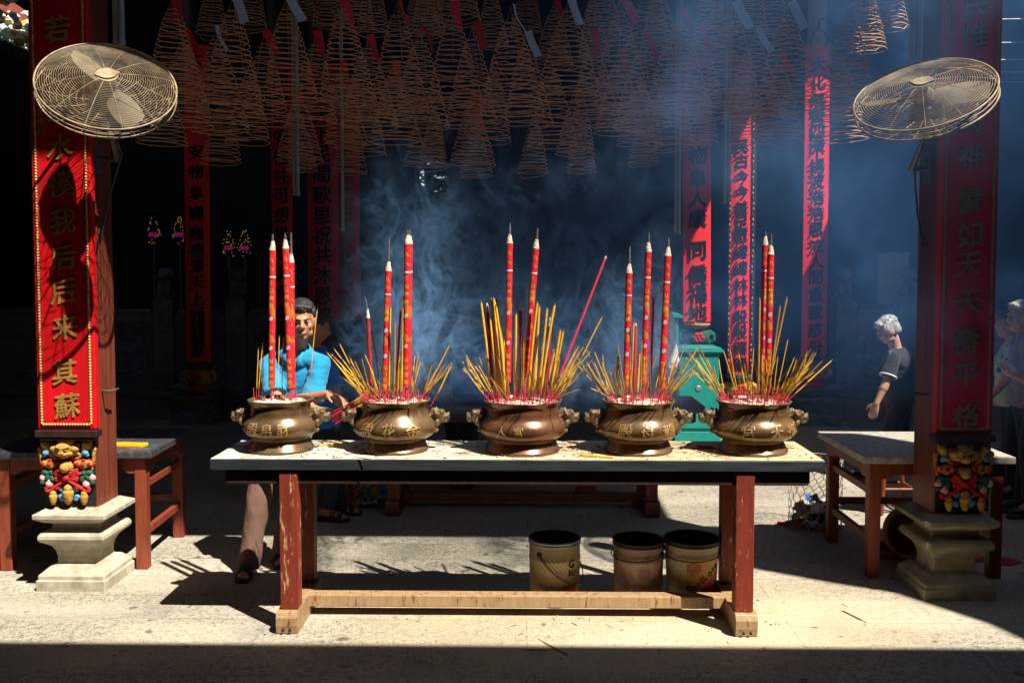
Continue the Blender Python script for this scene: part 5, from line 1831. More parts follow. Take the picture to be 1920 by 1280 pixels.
# ================================================================ fans
def fan(px, py, Y, normal, roll, label, pillar_x, blade0):
    c = at(px, py, Y)
    t = thing('wall_fan', label, 'fan', c)
    n = Vector(normal).normalized()
    u = Vector((0, 0, 1)).cross(n).normalized()
    v = n.cross(u)
    t.rotation_mode = 'QUATERNION'
    t.rotation_quaternion = Matrix((u, v, n)).transposed().to_quaternion()       # local z = the way the fan blows
    RF = .338

    def dome(r, front): return (.072 * (1 - (r / RF) ** 2.2) + .022) if front else -(.05 * (1 - (r / RF) ** 2.5) + .034)
    g = G()
    nr = 27
    for i in range(nr):
        r = .055 + (RF - .055) * i / (nr - 1)
        z = dome(r, True)
        g.tube([(r * math.cos(a), r * math.sin(a), z) for a in [2 * PI * j / 72 for j in range(72)]], .0015, 4, closed=True)
    for k in range(12):
        a = 2 * PI * k / 12 + .2
        g.tube([(r * math.cos(a), r * math.sin(a), dome(r, True) - .003) for r in [.05 + (RF - .05) * j / 10 for j in range(11)]], .0024, 4)
    g.build('front_grille', M['fan_wire'], t)
    g = G()
    for i in range(8):
        r = .12 + (RF - .12) * i / 7
        g.tube([(r * math.cos(a), r * math.sin(a), dome(r, False)) for a in [2 * PI * j / 60 for j in range(60)]], .0017, 4, closed=True)
    for k in range(16):
        a = 2 * PI * k / 16
        g.tube([(r * math.cos(a), r * math.sin(a), dome(r, False)) for r in [.08 + (RF - .08) * j / 8 for j in range(9)]], .0024, 4)
    g.build('rear_grille', M['fan_wire'], t)
    g = G()
    for z, rr in ((.022, .0055), (-.034, .0055), (-.006, .003)):
        g.tube([((RF + .004) * math.cos(a), (RF + .004) * math.sin(a), z) for a in [2 * PI * j / 80 for j in range(80)]], rr, 6, closed=True)
    for k in range(40):
        a = 2 * PI * k / 40
        g.tube([((RF + .002) * math.cos(a), (RF + .002) * math.sin(a), .022), ((RF + .002) * math.cos(a), (RF + .002) * math.sin(a), -.034)], .0018, 4)
    g.build('rim', M['fan_wire'], t)
    g = G()                                                 # pointed oval badge
    out = []
    for j in range(28):
        a = 2 * PI * j / 28
        e = .058 if abs(math.sin(a)) < .25 else .050
        out.append((e * math.cos(a) * (1.12 if abs(math.sin(a)) < .1 else .96), .037 * math.sin(a)))
    Mz = Matrix.Rotation(-roll, 3, 'Z')
    g.prism(out, dome(0, True) - .004, dome(0, True) + .006, M=Mz)
    g.lathe([(.056, dome(.05, True) - .006), (.056, dome(.05, True) - .001), (.03, dome(.0, True) - .006)], 24)
    g.build('badge', M['fan_wire'], t, bevel=.003)
    for k in range(2):
        a0 = blade0 + k * PI
        g = G()
        vs = []
        nn, mm = 10, 6
        for i in range(nn + 1):
            r = .05 + .255 * i / nn
            wd = .030 + .036 * math.sin(PI * min(1, (i / nn) * .82 + .05))
            if i == nn: wd *= .6
            for j in range(mm + 1):
                s = -1 + 2 * j / mm
                x, y = r, s * wd
                z = .022 * s + .012 * (1 - s * s)
                vs.append((x * math.cos(a0) - y * math.sin(a0), x * math.sin(a0) + y * math.cos(a0), z))
        b = len(vs)
        vs += [(p[0], p[1], p[2] - .003) for p in vs]
        f = [(i * (mm + 1) + j, (i + 1) * (mm + 1) + j, (i + 1) * (mm + 1) + j + 1, i * (mm + 1) + j + 1) for i in range(nn) for j in range(mm)]
        g.add(vs, f + [tuple(b + q for q in reversed(ff)) for ff in f], 0, True)
        g.build('blade', M['fan_blade'], t)
    g = G(); g.lathe([(.001, .06), (.03, .055), (.048, .03), (.05, -.01)], 24, cap=False); g.build('hub', M['fan_blade'], t)
    g = G(); g.lathe([(.05, -.03), (.075, -.05), (.085, -.09), (.085, -.17), (.07, -.20), (.001, -.21)], 24, cap=False); g.build('motor', M['fan_motor'], t)
    # arm from the motor to the pillar
    inv = Matrix((u, v, n))                                 # world -> local
    side = 1 if pillar_x < 0 else -1
    w0 = -n * .19
    w1 = Vector((pillar_x + side * .14, 5.43, c.z - .30)) - c
    mid = Vector(((w0.x + w1.x) / 2 + side * .05, w1.y - .12, w1.z - .02))
    g = G()
    g.tube([inv @ w0, inv @ mid, inv @ (w1 + Vector((side * .05, 0, 0))), inv @ w1], .017, 8)
    g.build('mounting_arm', M['fan_motor'], t)
    g = G()
    q = [w1 + Vector((0, a, b)) for a, b in ((-.05, -.09), (.05, -.09), (.05, .09), (-.05, .09))]
    g.add([inv @ p for p in q] + [inv @ (p + Vector((side * .012, 0, 0))) for p in q], [(0, 1, 2, 3), (7, 6, 5, 4), (0, 4, 5, 1), (1, 5, 6, 2), (2, 6, 7, 3), (3, 7, 4, 0)])
    g.build('wall_plate', M['fan_motor'], t)
    g = G()                                                 # slack cable
    g.tube([inv @ w0, inv @ (w0 + Vector((side * .05, .05, -.2))), inv @ (w1 + Vector((side * .06, .0, -.25))), inv @ (w1 + Vector((side * .02, .0, -.45)))], .006, 6)
    g.build('cable', M['wire'], t)
    return t


fan(201, 166, 4.90, (.30, -.66, .62), R(-14), 'cream caged fan tilted skyward on the sunlit pillar', PLX, R(117))
fan(1733, 183, 4.88, (-.36, -.52, .76), R(8), 'cream caged fan tilted skyward on the shaded pillar, half in shadow', PRX, R(2))

# ================================================================ buckets
def bucket_mat(name, base, dirt, amount, shade_bands=False):
    m, nt, b = nodes_of(name)
    f, r = noise_fac(nt, 7, 9, .65, (1, 1, .6), amount, amount + .12)
    f2, r2 = noise_fac(nt, 30, 6, .6, (1, 1, 1), .35, .65)
    col = mixc(nt, math_(nt, 'MULTIPLY', f2, .35), base, tuple(x * .55 for x in base))
    if shade_bands:  # slanting darker bands: a pattern of light and shade put into the tin's colour
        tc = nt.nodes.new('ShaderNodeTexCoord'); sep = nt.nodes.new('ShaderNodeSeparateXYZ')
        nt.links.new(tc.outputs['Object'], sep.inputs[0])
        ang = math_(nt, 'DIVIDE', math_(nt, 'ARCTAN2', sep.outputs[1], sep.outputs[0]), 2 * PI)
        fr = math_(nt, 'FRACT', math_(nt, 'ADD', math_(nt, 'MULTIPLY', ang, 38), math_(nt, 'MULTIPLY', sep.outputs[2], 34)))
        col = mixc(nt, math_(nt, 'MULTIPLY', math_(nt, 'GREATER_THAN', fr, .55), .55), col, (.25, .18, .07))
    nt.links.new(mixc(nt, f, col, dirt), b.inputs['Base Color'])
    b.inputs['Roughness'].default_value = .55
    bump(nt, b, r2, .2, .004)
    return m


def panel_on(b, name, x0, x1, lo, hi, off, m):
    """Printed panel bent round the bucket b; lo and hi give its lower and upper edge at x."""
    n = 14
    pts = []
    for i in range(n + 1):
        x = x0 + (x1 - x0) * i / n
        pts += [Vector((x, lo(x), off)), Vector((x, (lo(x) + hi(x)) / 2, off)), Vector((x, hi(x), off))]
    fs = [(3 * i + k, 3 * i + 3 + k, 3 * i + 4 + k, 3 * i + 1 + k) for i in range(n) for k in (0, 1)]
    return on_bucket(*b, name, pts, fs, m)


def bucket(px, pyr, Y, dia, h, m, label, rimm, inner, handle, taper=.93):
    c = at(px, pyr, Y)
    t = thing('bucket', label, 'bucket', (c.x, Y, .002))
    r = dia / 2
    rb = r * taper
    prof = [(rb - .006, 0), (rb, .004), (rb + (r - rb) * .3, h * .30), (rb + (r - rb) * .31, h * .305), (rb + (r - rb) * .69, h * .69), (rb + (r - rb) * .70 + .004, h * .70), (rb + (r - rb) * .72, h * .712), (r - .001, h - .02)]
    g = G(); g.lathe(prof, 48, cap=False); g.lathe([(.0005, .004), (rb - .006, .004)], 48, cap=False)
    g.build('body', m, t)
    g = G()
    g.lathe([(r - .002, h - .03), (r + .004, h - .028), (r + .004, h - .02), (r, h - .016), (r + .005, h - .008), (r + .005, h), (r - .004, h)], 48, cap=False)
    g.build('rim', rimm, t)
    g = G(); g.lathe([(r - .005, h - .001), (r - .012, h * .5), (rb - .01, .01), (.001, .009)], 48, cap=False); g.build('lining', inner, t)
    if handle is not None:
        a0, drop = handle
        g = G()
        pts = []
        for i in range(17):
            s = i / 16
            a = a0 + PI * s
            k = math.sin(PI * s)
            rr = r + .006 + .012 * k
            pts.append((rr * math.cos(a), rr * math.sin(a), h * .80 - drop * k))
        g.tube(pts, .0032, 6); g.build('wire_handle', M['wire'], t)
        for a in (a0, a0 + PI):
            g = G()
            g.ell(((r - .002) * math.cos(a), (r - .002) * math.sin(a), h * .80), (.016, .016, .016), nu=10, nv=8)
            g.build('handle_boss', M['wire'], t)
    return t, r, rb, h


def on_bucket(t, r, rb, h, name, mesh_pts, fs, m):
    """Flat drawing (u along the wall from the side facing the viewer, v up) bent round the bucket."""
    g = G()
    out = []
    for p in mesh_pts:
        rr = rb + (r - rb) * (p.y / h) + .0022 + p.z
        a = -PI / 2 + p.x / r
        out.append((rr * math.cos(a), rr * math.sin(a), p.y))
    g.add(out, fs)
    return g.build(name, m, t)


def letters(t, r, rb, h, s, x, y, size, rot, m, name='lettering', adv=.62, bold=.03, off=0.0012):
    mp, mf = [], []
    for q in range(3):
      px_ = (0, .03, .015)[q]
      for ch in s:
        vs, fs = glyph(ch, .012, bold)
        wdt = max(v.x for v in vs) - min(v.x for v in vs)
        dyy = (0, 0, .03)[q] + {'o': -.09, 'e': -.09, 'k': 0, 'l': 0, 'h': 0, 'S': 0, 't': -.03}.get(ch, 0)
        px_ += wdt / 2
        b = len(mp)
        for v in vs:
            u, w_ = (v.x + px_) * size, (v.y + dyy) * size
            mp.append(Vector((x + u * math.cos(rot) - w_ * math.sin(rot), y + u * math.sin(rot) + w_ * math.cos(rot), off + q * .0002)))
        mf += [[i + b for i in f] for f in fs]
        px_ += wdt / 2 + .10
    return on_bucket(t, r, rb, h, name, mp, mf, m)


M['paint_cream'] = bucket_mat('cream_tin_shade_bands', (.60, .50, .27), (.22, .11, .045), .55, True)
M['paint_pink'] = bucket_mat('chalky_pink_tin', (.56, .37, .30), (.28, .16, .10), .46)
M['paint_ivory'] = bucket_mat('ivory_plastic', (.56, .48, .31), (.24, .14, .07), .53)
M['rim_brown'] = mat('charred_rim', (.055, .022, .016), (.03, .014, .01), .6, scale=12)
M['soot'] = mat('soot', (.008, .007, .006), (.014, .011, .009), .9)
M['print_red'] = mat('red_print', (.55, .03, .03), (.38, .03, .03), .5, scale=9)
M['print_yellow'] = mat('yellow_print', (.62, .33, .03), (.44, .22, .03), .5, scale=9)
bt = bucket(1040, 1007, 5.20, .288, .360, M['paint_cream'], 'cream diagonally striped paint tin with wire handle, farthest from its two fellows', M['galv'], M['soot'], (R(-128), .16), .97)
letters(*bt, 'G', .078, .238, .058, 0, M['ink'], adv=.9)
letters(*bt, 'BU', .078, .188, .040, 0, M['ink'])
panel_on(bt, 'red_label', .050, .135, lambda x: .05, lambda x: .130 - .25 * abs(x - .09), .0006, M['print_red'])
letters(*bt, 'NI', .062, .104, .022, 0, M['smooth_white'], off=.002)
bt2 = bucket(1197, 1012, 5.21, .284, .350, M['paint_pink'], 'chalky pink stained bucket, middle of the three buckets', M['rim_brown'], M['soot'], (R(150), .02), .95)
bt = bucket(1297, 1010, 5.20, .304, .362, M['paint_ivory'], 'ivory bucket with yellow and red print and a shell emblem', M['rim_brown'], M['soot'], (R(165), .02), .88)
_, r_, rb_, h_ = bt
panel_on(bt, 'yellow_panel', -.055, .150, lambda x: .05, lambda x: .275, .0004, M['print_yellow'])
panel_on(bt, 'red_panel', -.040, .1495, lambda x: .051, lambda x: .072 + max(0, x + .04) * .70, .0010, M['print_red'])
letters(*bt, 'Shellkote', -.046, .098, .062, R(36), M['ink'], bold=.035, off=.0016)
letters(*bt, 'No', .098, .110, .026, 0, M['ink'], off=.0016)
# scallop emblem: outline and ribs
rim = []
for i in range(15):
    a = R(200) - R(220) * i / 14
    rim.append((.037 * math.cos(a), .034 * math.sin(a)))
outl = rim + [(.016, -.024), (.014, -.034), (-.014, -.034), (-.016, -.024)]
def bent(pts, rad):
    g = G()
    q = []
    for (u, v) in pts:
        y = .222 + v
        rr = rb_ + (r_ - rb_) * y / h_ + .0025
        a = -PI / 2 + (-.012 + u) / r_
        q.append((rr * math.cos(a), rr * math.sin(a), y))
    return q
g = G(); g.tube(bent(outl, 0), .0026, 5, closed=True)
for i in range(1, 14, 2):
    g.tube(bent([(rim[i][0] * .25, -.018), (rim[i][0] * .9, rim[i][1] * .9)], 0), .0016, 4)
g.build('shell_emblem', M['print_red'], bt[0])

# ================================================================ wire baskets of litter
def basket(px, Y, r, h, label, lab2, n_it, seed):
    x = X(px, Y)
    t = thing('wire_basket', label, 'basket', (x, Y, 0))
    g = G()
    nc = 18
    cw = 2 * PI * r / nc
    rh = cw * .86
    rows = int(h / rh)
    def q(i, z): return Vector((r * math.cos(2 * PI * i / nc), r * math.sin(2 * PI * i / nc), z))
    for j in range(rows):
        for i in range(nc):
            o = .5 * (j % 2)
            z = .01 + j * rh
            g.tube([q(i + o, z), q(i + o, z + rh * .45)], .0022, 4, cap=False)
            g.tube([q(i + o, z + rh * .45), q(i + o + .5, z + rh)], .0022, 4, cap=False)
            g.tube([q(i + o, z + rh * .45), q(i + o - .5, z + rh)], .0022, 4, cap=False)
    g.build('hexagonal_mesh', M['galv_wire'], t)
    for z in (.01, rows * rh + .01):
        g = G()
        g.tube([(r * math.cos(2 * PI * i / 36), r * math.sin(2 * PI * i / 36), z) for i in range(36)], .004, 6, closed=True)
        g.build('hoop', M['galv_wire'], t)
    rnd = random.Random(seed)
    g = G()
    for i in range(n_it):
        a = rnd.uniform(0, 2 * PI); rr = (r - .05) * math.sqrt(rnd.random())
        z = rnd.uniform(.02, .20 if lab2 else .26) * (1.15 - rr / r * .5)
        Mx = Matrix.Rotation(rnd.uniform(0, 6), 3, 'Z') @ Matrix.Rotation(rnd.uniform(-1, 1), 3, 'X') @ Matrix.Rotation(rnd.uniform(-1, 1), 3, 'Y')
        c = Vector((rr * math.cos(a), rr * math.sin(a), z))
        s_ = rnd.uniform(.025, .055)
        nn = 4
        vs = []
        for yy in range(nn + 1):
            for xx in range(nn + 1):
                p = Vector(((xx / nn - .5) * 2 * s_, (yy / nn - .5) * 2.6 * s_, rnd.uniform(-.35, .35) * s_))
                vs.append(c + Mx @ p)
        g.add(vs, [(yy * (nn + 1) + xx, yy * (nn + 1) + xx + 1, (yy + 1) * (nn + 1) + xx + 1, (yy + 1) * (nn + 1) + xx) for yy in range(nn) for xx in range(nn)], rnd.choice((0, 0, 0, 1, 2, 3, 4)))
    o = g.build('wrappers', LITTER)
    o.location = (x, Y, .004)
    tag(o, lab2, 'litter', kind='stuff')


LITTER = [mat('clear_wrapper', (.62, .60, .56), (.45, .43, .40), .25), mat('red_wrapper', (.45, .03, .04), (.3, .02, .03), .35), mat('yellow_wrapper', (.62, .42, .04), (.5, .3, .03), .35), mat('blue_wrapper', (.06, .14, .40), (.05, .1, .3), .35), mat('dusky_wrapper', (.20, .18, .17), (.12, .11, .10), .4)]
basket(1534, 6.72, .185, .50, 'tall chicken wire basket a third full of wrappers beside the side table', 'crumpled wrappers lying in the tall chicken wire basket', 60, 3)
basket(682, 7.35, .18, .34, 'shaded wire basket of wrappers at the feet of the man in royal blue', 'glittering wrappers heaped in the shaded wire basket', 80, 8)
# scraps outside the basket
g = G(); a = gnd(1472, 985)
for dx, dy, s_ in ((0, 0, .03), (.05, .03, .02), (-.04, .02, .018), (.09, .0, .025)):
    g.box((dx - s_, dy - s_ * .5, 0), (dx + s_, dy + s_ * .5, .02), M=Matrix.Rotation(dx * 7, 3, 'Z'))
o = g.build('scrap', M['cloth_red']); o.location = (a.x, a.y, .002)
tag(o, 'small red scraps on the paving beside the tall wire basket', 'litter', kind='stuff')

# ================================================================ small things
# yellow packet of paper on the left side table
a = gnd(232, 835, .746)
t = thing('paper_packet', 'flat bright yellow packet lying on the dull steel side table', 'packet', (a.x - .05, a.y - .02, .743), R(-4))
g = G(); g.box((-.16, -.04, 0), (.20, .05, .022)); g.build('wrapper', M['cloth_yellow'], t, bevel=.004)
g = G(); g.box((-.155, -.0415, .004), (.198, -.0405, .009)); g.build('red_stripe', M['print_red'], t)

# things on the second table
T2 = .846
def plate(px, py, r, label):
    Y = 7.25
    p = at(px, py, Y)
    t = thing('plate', label, 'plate', (p.x, Y, T2))
    g = G(); g.lathe([(r * .5, 0), (r * .6, .003), (r, .018), (r * 1.01, .021), (r * .97, .021), (r * .6, .008), (.001, .006)], 36, cap=False); g.build('dish', M['galv'], t)
    g = G(); g.lathe([(r * .95, .0195), (r * 1.0, .0245), (r * 1.02, .022)], 36, cap=False); g.build('lip', M['steel_edge'], t)


plate(880, 748, .16, 'shallow tin plate on the second table before the blurred man in blue')
plate(1060, 748, .13, 'small tin plate on the second table behind the middle urn')
t = thing('paper_tray', 'shallow tray with crumpled offering paper on the second table', 'tray', (X(1108, 7.3), 7.3, T2))
g = G(); g.lathe([(.10, 0), (.15, .025), (.19, .05), (.185, .052), (.10, .01), (.001, .008)], 24, cap=False); g.build('wicker', mat('wicker', (.30, .19, .09), (.2, .12, .06), .8), t)
g = G(); rnd = random.Random(6)
for i in range(14):
    Mx = Matrix.Rotation(rnd.uniform(0, 6), 3, 'Z') @ Matrix.Rotation(rnd.uniform(-.6, .6), 3, 'X')
    c = Vector((rnd.uniform(-.12, .12), rnd.uniform(-.1, .1), .03 + rnd.uniform(0, .06)))
    g.box((-.06, -.03, 0), (.06, .03, .002), mi=i % 3 == 0, M=None) if False else g.add([c + Mx @ Vector(p) for p in ((-.06, -.03, 0), (0, -.03, .02), (.06, -.03, 0), (.06, .03, 0), (0, .03, .02), (-.06, .03, 0))], [(0, 1, 4, 5), (1, 2, 3, 4)], i % 3 == 0)
g.build('offering_paper', [mat('grey_paper', (.42, .42, .45), (.3, .3, .33), .8), M['cloth_red']], t)
t = thing('paper_box', 'pale cardboard box on the second table behind the tan urn', 'box', (X(826, 7.2), 7.2, T2))
g = G(); g.box((-.085, 0, 0), (.085, .12, .13)); g.build('carton', mat('pale_card', (.42, .43, .42), (.35, .36, .35), .8), t, bevel=.003)
g = G(); g.box((-.088, -.003, .10), (.088, .123, .134)); g.build('lid', mat('pale_lid', (.46, .47, .46), (.38, .39, .38), .8), t, bevel=.003)
# red packet on the paving under the second table
t = thing('paper_packet', 'crumpled red and yellow packet under the second table', 'packet', (gnd(1098, 928).x, gnd(1098, 928).y, .004))
g = G()
g.cap((-.05, 0, .04), (.06, .01, .035), .042, .038); me = evaluated(g, 'wrapper', M['print_red'], .008, 1); obj('wrapper', me, t)
g = G(); g.box((-.03, -.05, .03), (.04, -.0425, .05)); g.build('yellow_print', M['print_yellow'], t)

# terracotta pot on its side and a bowl, beneath the right side table
t = thing('clay_pot', 'empty terracotta pot lying on its side behind the weathered stone base', 'pot', (X(1716, 6.0), 6.0, .17), 0)
g = G()
Mp = Matrix.Rotation(R(-12), 3, 'Z') @ Matrix.Rotation(R(78), 3, 'X') @ Matrix.Rotation(0, 3, 'Z')
g.lathe([(.001, -.26), (.105, -.26), (.115, -.25), (.15, -.02), (.155, 0), (.170, .003), (.170, .045), (.148, .045), (.135, -.02), (.10, -.24), (.001, -.24)], 40, 0, cap=False, M=Mp)
g.build('shell', M['terracotta'], t)
g = G(); g.lathe([(.1695, .006), (.175, .012), (.175, .036), (.1695, .042)], 40, 0, cap=False, M=Mp); g.build('collar', M['terracotta'], t)
t = thing('clay_bowl', 'shallow brown clay bowl on the paving beside the overturned pot', 'bowl', (X(1672, 6.05), 6.05, .001))
g = G(); g.lathe([(.06, 0), (.075, .004), (.12, .06), (.124, .066), (.114, .066), (.07, .014), (.001, .012)], 32, cap=False); g.build('dish', M['terracotta'], t)
g = G(); g.lathe([(.108, .05), (.001, .05)], 32, cap=False); g.build('soot', M['soot'], t)

# round stool under and behind the right side table
t = thing('round_stool', 'round red brown stool standing behind the scratched steel side table', 'stool', (X(1680, 7.2), 7.2, 0))
g = G(); g.lathe([(.001, .50), (.20, .50), (.215, .49), (.215, .47), (.20, .46), (.001, .46)], 32, cap=False); g.build('seat', M['table_orange'], t)
for k in range(4):
    a = PI / 4 + k * PI / 2
    g = G(); g.cap((.14 * math.cos(a), .14 * math.sin(a), .458), (.19 * math.cos(a), .19 * math.sin(a), .018), .02, .018, n=8); g.build('leg', M['table_orange'], t)
for k in range(4):
    a = PI / 4 + k * PI / 2; b = a + PI / 2
    g = G(); g.tube([(.17 * math.cos(a), .17 * math.sin(a), .2), (.17 * math.cos(b), .17 * math.sin(b), .2)], .013, 6); g.build('stretcher', M['table_orange'], t)
# red scrap of cloth on the paving at the far right
a = gnd(1873, 1052)
g = G(); rnd = random.Random(4)
out = [(math.cos(i * PI / 12) * .14 * rnd.uniform(.75, 1.1), math.sin(i * PI / 12) * .09 * rnd.uniform(.75, 1.1)) for i in range(24)]
g.prism(out, .003, .008)
o = g.build('red_cloth', M['cloth_red']); o.location = (a.x, a.y, 0)
tag(o, 'ragged red cloth on the shaded paving beside the weathered stone base', 'cloth')
# thin rods of the far rack at the right, catching the sun
for i, (py, lab) in enumerate(((37, 'topmost'), (81, 'second'), (113, 'third'), (136, 'fourth'), (155, 'lowest'))):
    a, b = at(1860, py, 9.0), at(2050, py - 3, 9.2)
    t = thing('steel_rod', '%s of five thin bright rods beyond the shaded pillar' % lab, 'rod', a)
    g = G(); g.tube([(0, 0, 0), b - a], .007, 6); g.build('bar', M['galv_wire'], t)
    g = G(); g.tube([(0, 0, 0), (0, 0, ZR - a.z - .01)], .004, 5); g.tube([b - a, (b.x - a.x, b.y - a.y, ZR - a.z - .01)], .004, 5); g.build('hanger', M['wire'], t)

# ================================================================ people
def hand(g, w, d, n, s=1.0, curl=.5, mi=0, spread=1.0):
    """Palm and five fingers. w wrist, d along the hand, n the way the palm faces."""
    d = d.normalized()
    n = (n - d * n.dot(d)).normalized()
    l = d.cross(n)
    L = .088 * s
    g.loft([(w - d * .02, l * .024 * s, n * .018 * s), (w + d * .015, l * .030 * s, n * .016 * s), (w + d * L * .6, l * .040 * s, n * .014 * s), (w + d * L, l * .038 * s, n * .011 * s)], mi, 14)
    for i, (o, ln) in enumerate(((-.031, .068), (-.0105, .078), (.0105, .073), (.031, .057))):
        p = w + d * (L * (.97 if i in (1, 2) else .92)) + l * o * s
        a = 0.12
        q = d + l * o * 3 * spread
        q.normalize()
        for k, fr in enumerate((.45, .30, .25)):
            a += curl * (.45, .8, .6)[k]
            e = (q * math.cos(a) + n * math.sin(a)).normalized()
            r = (.0093, .0084, .0074)[k] * s
            p2 = p + e * ln * fr * s
            g.cap(p, p2, r, r * .9, mi, 10)
            p = p2
    p = w + d * .022 * s - l * .030 * s
    p2 = p + (d * .6 - l * .75 + n * .3).normalized() * .038 * s
    p3 = p2 + (d * .85 - l * .25 + n * .5).normalized() * .028 * s
    p4 = p3 + (d * .9 + l * .05 + n * .5).normalized() * .022 * s
    g.cap(p, p2, .014 * s, .0105 * s, mi, 10); g.cap(p2, p3, .0105 * s, .0095 * s, mi, 10); g.cap(p3, p4, .0095 * s, .008 * s, mi, 10)


def person(label, J, skin, hairm, shirt, pants, sc=1.0, female=False, sleeve=.62, hairstyle='short', voxel=.0075, shoes='sandal', curl=(.5, .5), palm=None, belt=None, trim=None, collar=True, shirt_drop=.0, category='person'):
    f = Vector(J['face']).normalized()
    up = Vector(J.get('up', (0, 0, 1)))
    up = (up - f * up.dot(f)).normalized()
    r = f.cross(up)
    Hm = Matrix((r, f, up)).transposed()
    hd = J['head']
    root = Vector((J['pel'].x, J['pel'].y, 0))
    hs = sc * 1.0

    def h(x, y, z): return hd + Hm @ (Vector((x, y, z)) * hs)

    def he(g, c, rr, mi=0, nu=16, nv=10): g.ell(h(*c), tuple(q * hs for q in rr), mi, Hm, nu, nv)
    B = G()
    he(B, (0, -.015, .03), (.074, .095, .086)); he(B, (0, .02, -.03), (.060, .070, .084)); he(B, (0, .056, -.090), (.030, .024, .020))
    he(B, (0, .084, .024), (.046, .012, .010)); he(B, (0, .088, -.054), (.023, .010, .010)); he(B, (0, .083, -.066), (.018, .010, .007))
    B.cap(h(0, .088, .016), h(0, .106, -.020), .009 * hs, .0135 * hs, 0, 10)
    for s in (-1, 1):
        he(B, (s * .040, .020, -.068), (.024, .042, .026)); he(B, (s * .036, .062, -.022), (.024, .018, .020)); he(B, (s * .012, .096, -.026), (.009, .010, .008))
        he(B, (s * .076, -.008, -.006), (.009, .020, .031)); he(B, (s * .066, .0, .0), (.02, .04, .05))
    B.cap(h(0, -.022, -.05), J['neck'] + Vector((0, 0, .0)), .052 * sc, .056 * sc)
    lat_s = (J['shr'] - J['shl']).normalized()
    spine = (J['neck'] - J['pel'])
    lat_h = Vector(J.get('lat', lat_s)).normalized()

    def rings(k, lo, hi, extra=0.0):
        fem = female
        prof = [(-.16, .150, .105), (-.05, .172, .122), (.10, .165, .118), (.28, .150, .112), (.50, .160, .122), (.70, .172, .122), (.84, .165, .102), (.93, .108, .076), (1.0, .066, .060)]
        if fem: prof = [(-.16, .165, .125), (-.05, .180, .140), (.10, .172, .138), (.28, .155, .125), (.50, .158, .135), (.70, .160, .130), (.84, .150, .100), (.93, .110, .078), (1.0, .066, .058)]
        out = []
        for t, a, b in prof:
            if lo <= t <= hi:
                lt = lat_h.lerp(lat_s, max(0, min(1, t))).normalized()
                sp = spine.normalized()
                lt = (lt - sp * lt.dot(sp)).normalized()
                fr = sp.cross(lt)
                out.append((J['pel'] + spine * t, lt * (a * sc * k + extra), fr * (b * sc * k + extra)))
        return out
    B.loft(rings(.90, -.16, 1.0))
    hips = {}
    pn = palm or {}
    for s, k in ((1, 'r'), (-1, 'l')):
        sh, el, wr = J['sh' + k], J['el' + k], J['wr' + k]
        B.cap(sh, el, .046 * sc, .036 * sc); B.cap(el, wr, .037 * sc, .026 * sc)
        m_ = el.lerp(wr, .25)
        B.cap(el, m_, .036 * sc, .040 * sc)
        B.cap(J['neck'] - Vector((0, 0, .05)), sh, .036 * sc, .036 * sc)
        hand(B, wr, J['hd' + k] - wr, Vector(pn.get(k, (-f.x * .3, -f.y * .3, -1))), sc, curl[0 if k == 'r' else 1])
        hp = J['pel'] + lat_h * s * .085 * sc - Vector((0, 0, .03))
        kn, an = J['kn' + k], J['an' + k]
        B.cap(hp, kn, .072 * sc, .05 * sc); B.cap(kn, an, .05 * sc, .036 * sc)
        td = Vector(J['toe' + k]).normalized()
        B.cap(an + Vector((0, 0, -.02)) - td * .03, an - Vector((0, 0, an.z - .035)) + td * .13, .036 * sc, .026 * sc)
        hips[k] = hp
        if shoes == 'sandal':
            tl = Vector((-td.y, td.x, 0))
            for i in range(5):
                q = an - Vector((0, 0, an.z - .030)) + td * (.155 - .008 * i) + tl * (.030 - .015 * i) * s
                B.cap(q - td * .03, q + td * .012, .011, .009, 0, 8)
    if collar:                                              # skin showing in the open neck
        sp0 = spine.normalized(); fr0 = (f - sp0 * f.dot(sp0)).normalized()
        B.ell(J['neck'] - sp0 * .030 + fr0 * .066 * sc, (.026 * sc, .030 * sc, .060 * sc))
    bm = evaluated(B, 'person', skin, voxel, 5, root)
    o = obj('person', bm, None, root)
    tag(o, label, category)

    def child(name, g, m, vox=None, sm=4, folds=None):
        if vox:
            return obj(name, evaluated(g, name, m, vox, sm, root, folds=folds), o)
        return g.build(name, m, o, world=True)
    # shirt
    S = G()
    S.loft(rings(1.06, -.16, 1.0, .008))
    for k in ('r', 'l'):
        sh, el, wr = J['sh' + k], J['el' + k], J['wr' + k]
        if sleeve <= 1:
            e = sh.lerp(el, sleeve)
            S.tube([sh + (sh - el).normalized() * .03, sh, sh.lerp(el, sleeve * .5), e], [.042 * sc, .058 * sc, .062 * sc, .068 * sc], 16)
        else:
            S.cap(sh, el, .062 * sc, .052 * sc); S.tube([el, el.lerp(wr, .85)], [.052 * sc, .042 * sc], 14)
        S.cap(J['neck'] - Vector((0, 0, .038)), sh, .056 * sc, .056 * sc)
    so_ = child('shirt', S, shirt, .009, 3, (.0075 * sc, (9, 9, 17)))
    if trim:
        for k in ('r', 'l'):
            sh, el = J['sh' + k], J['el' + k]
            e = sh.lerp(el, sleeve - .03)
            dd = (el - sh).normalized()
            u, v = frame_of(dd)
            g = G(); g.tube([e + (u * math.cos(a) + v * math.sin(a)) * .071 * sc for a in [2 * PI * i / 20 for i in range(20)]], .008, 6, closed=True)
            child('sleeve_trim', g, trim)
        g = G()
        n_ = spine.normalized(); u, v = frame_of(n_)
        g.tube([J['neck'] - n_ * .022 + (u * math.cos(a) + v * math.sin(a)) * .070 * sc for a in [2 * PI * i / 20 for i in range(20)]], .005, 6, closed=True)
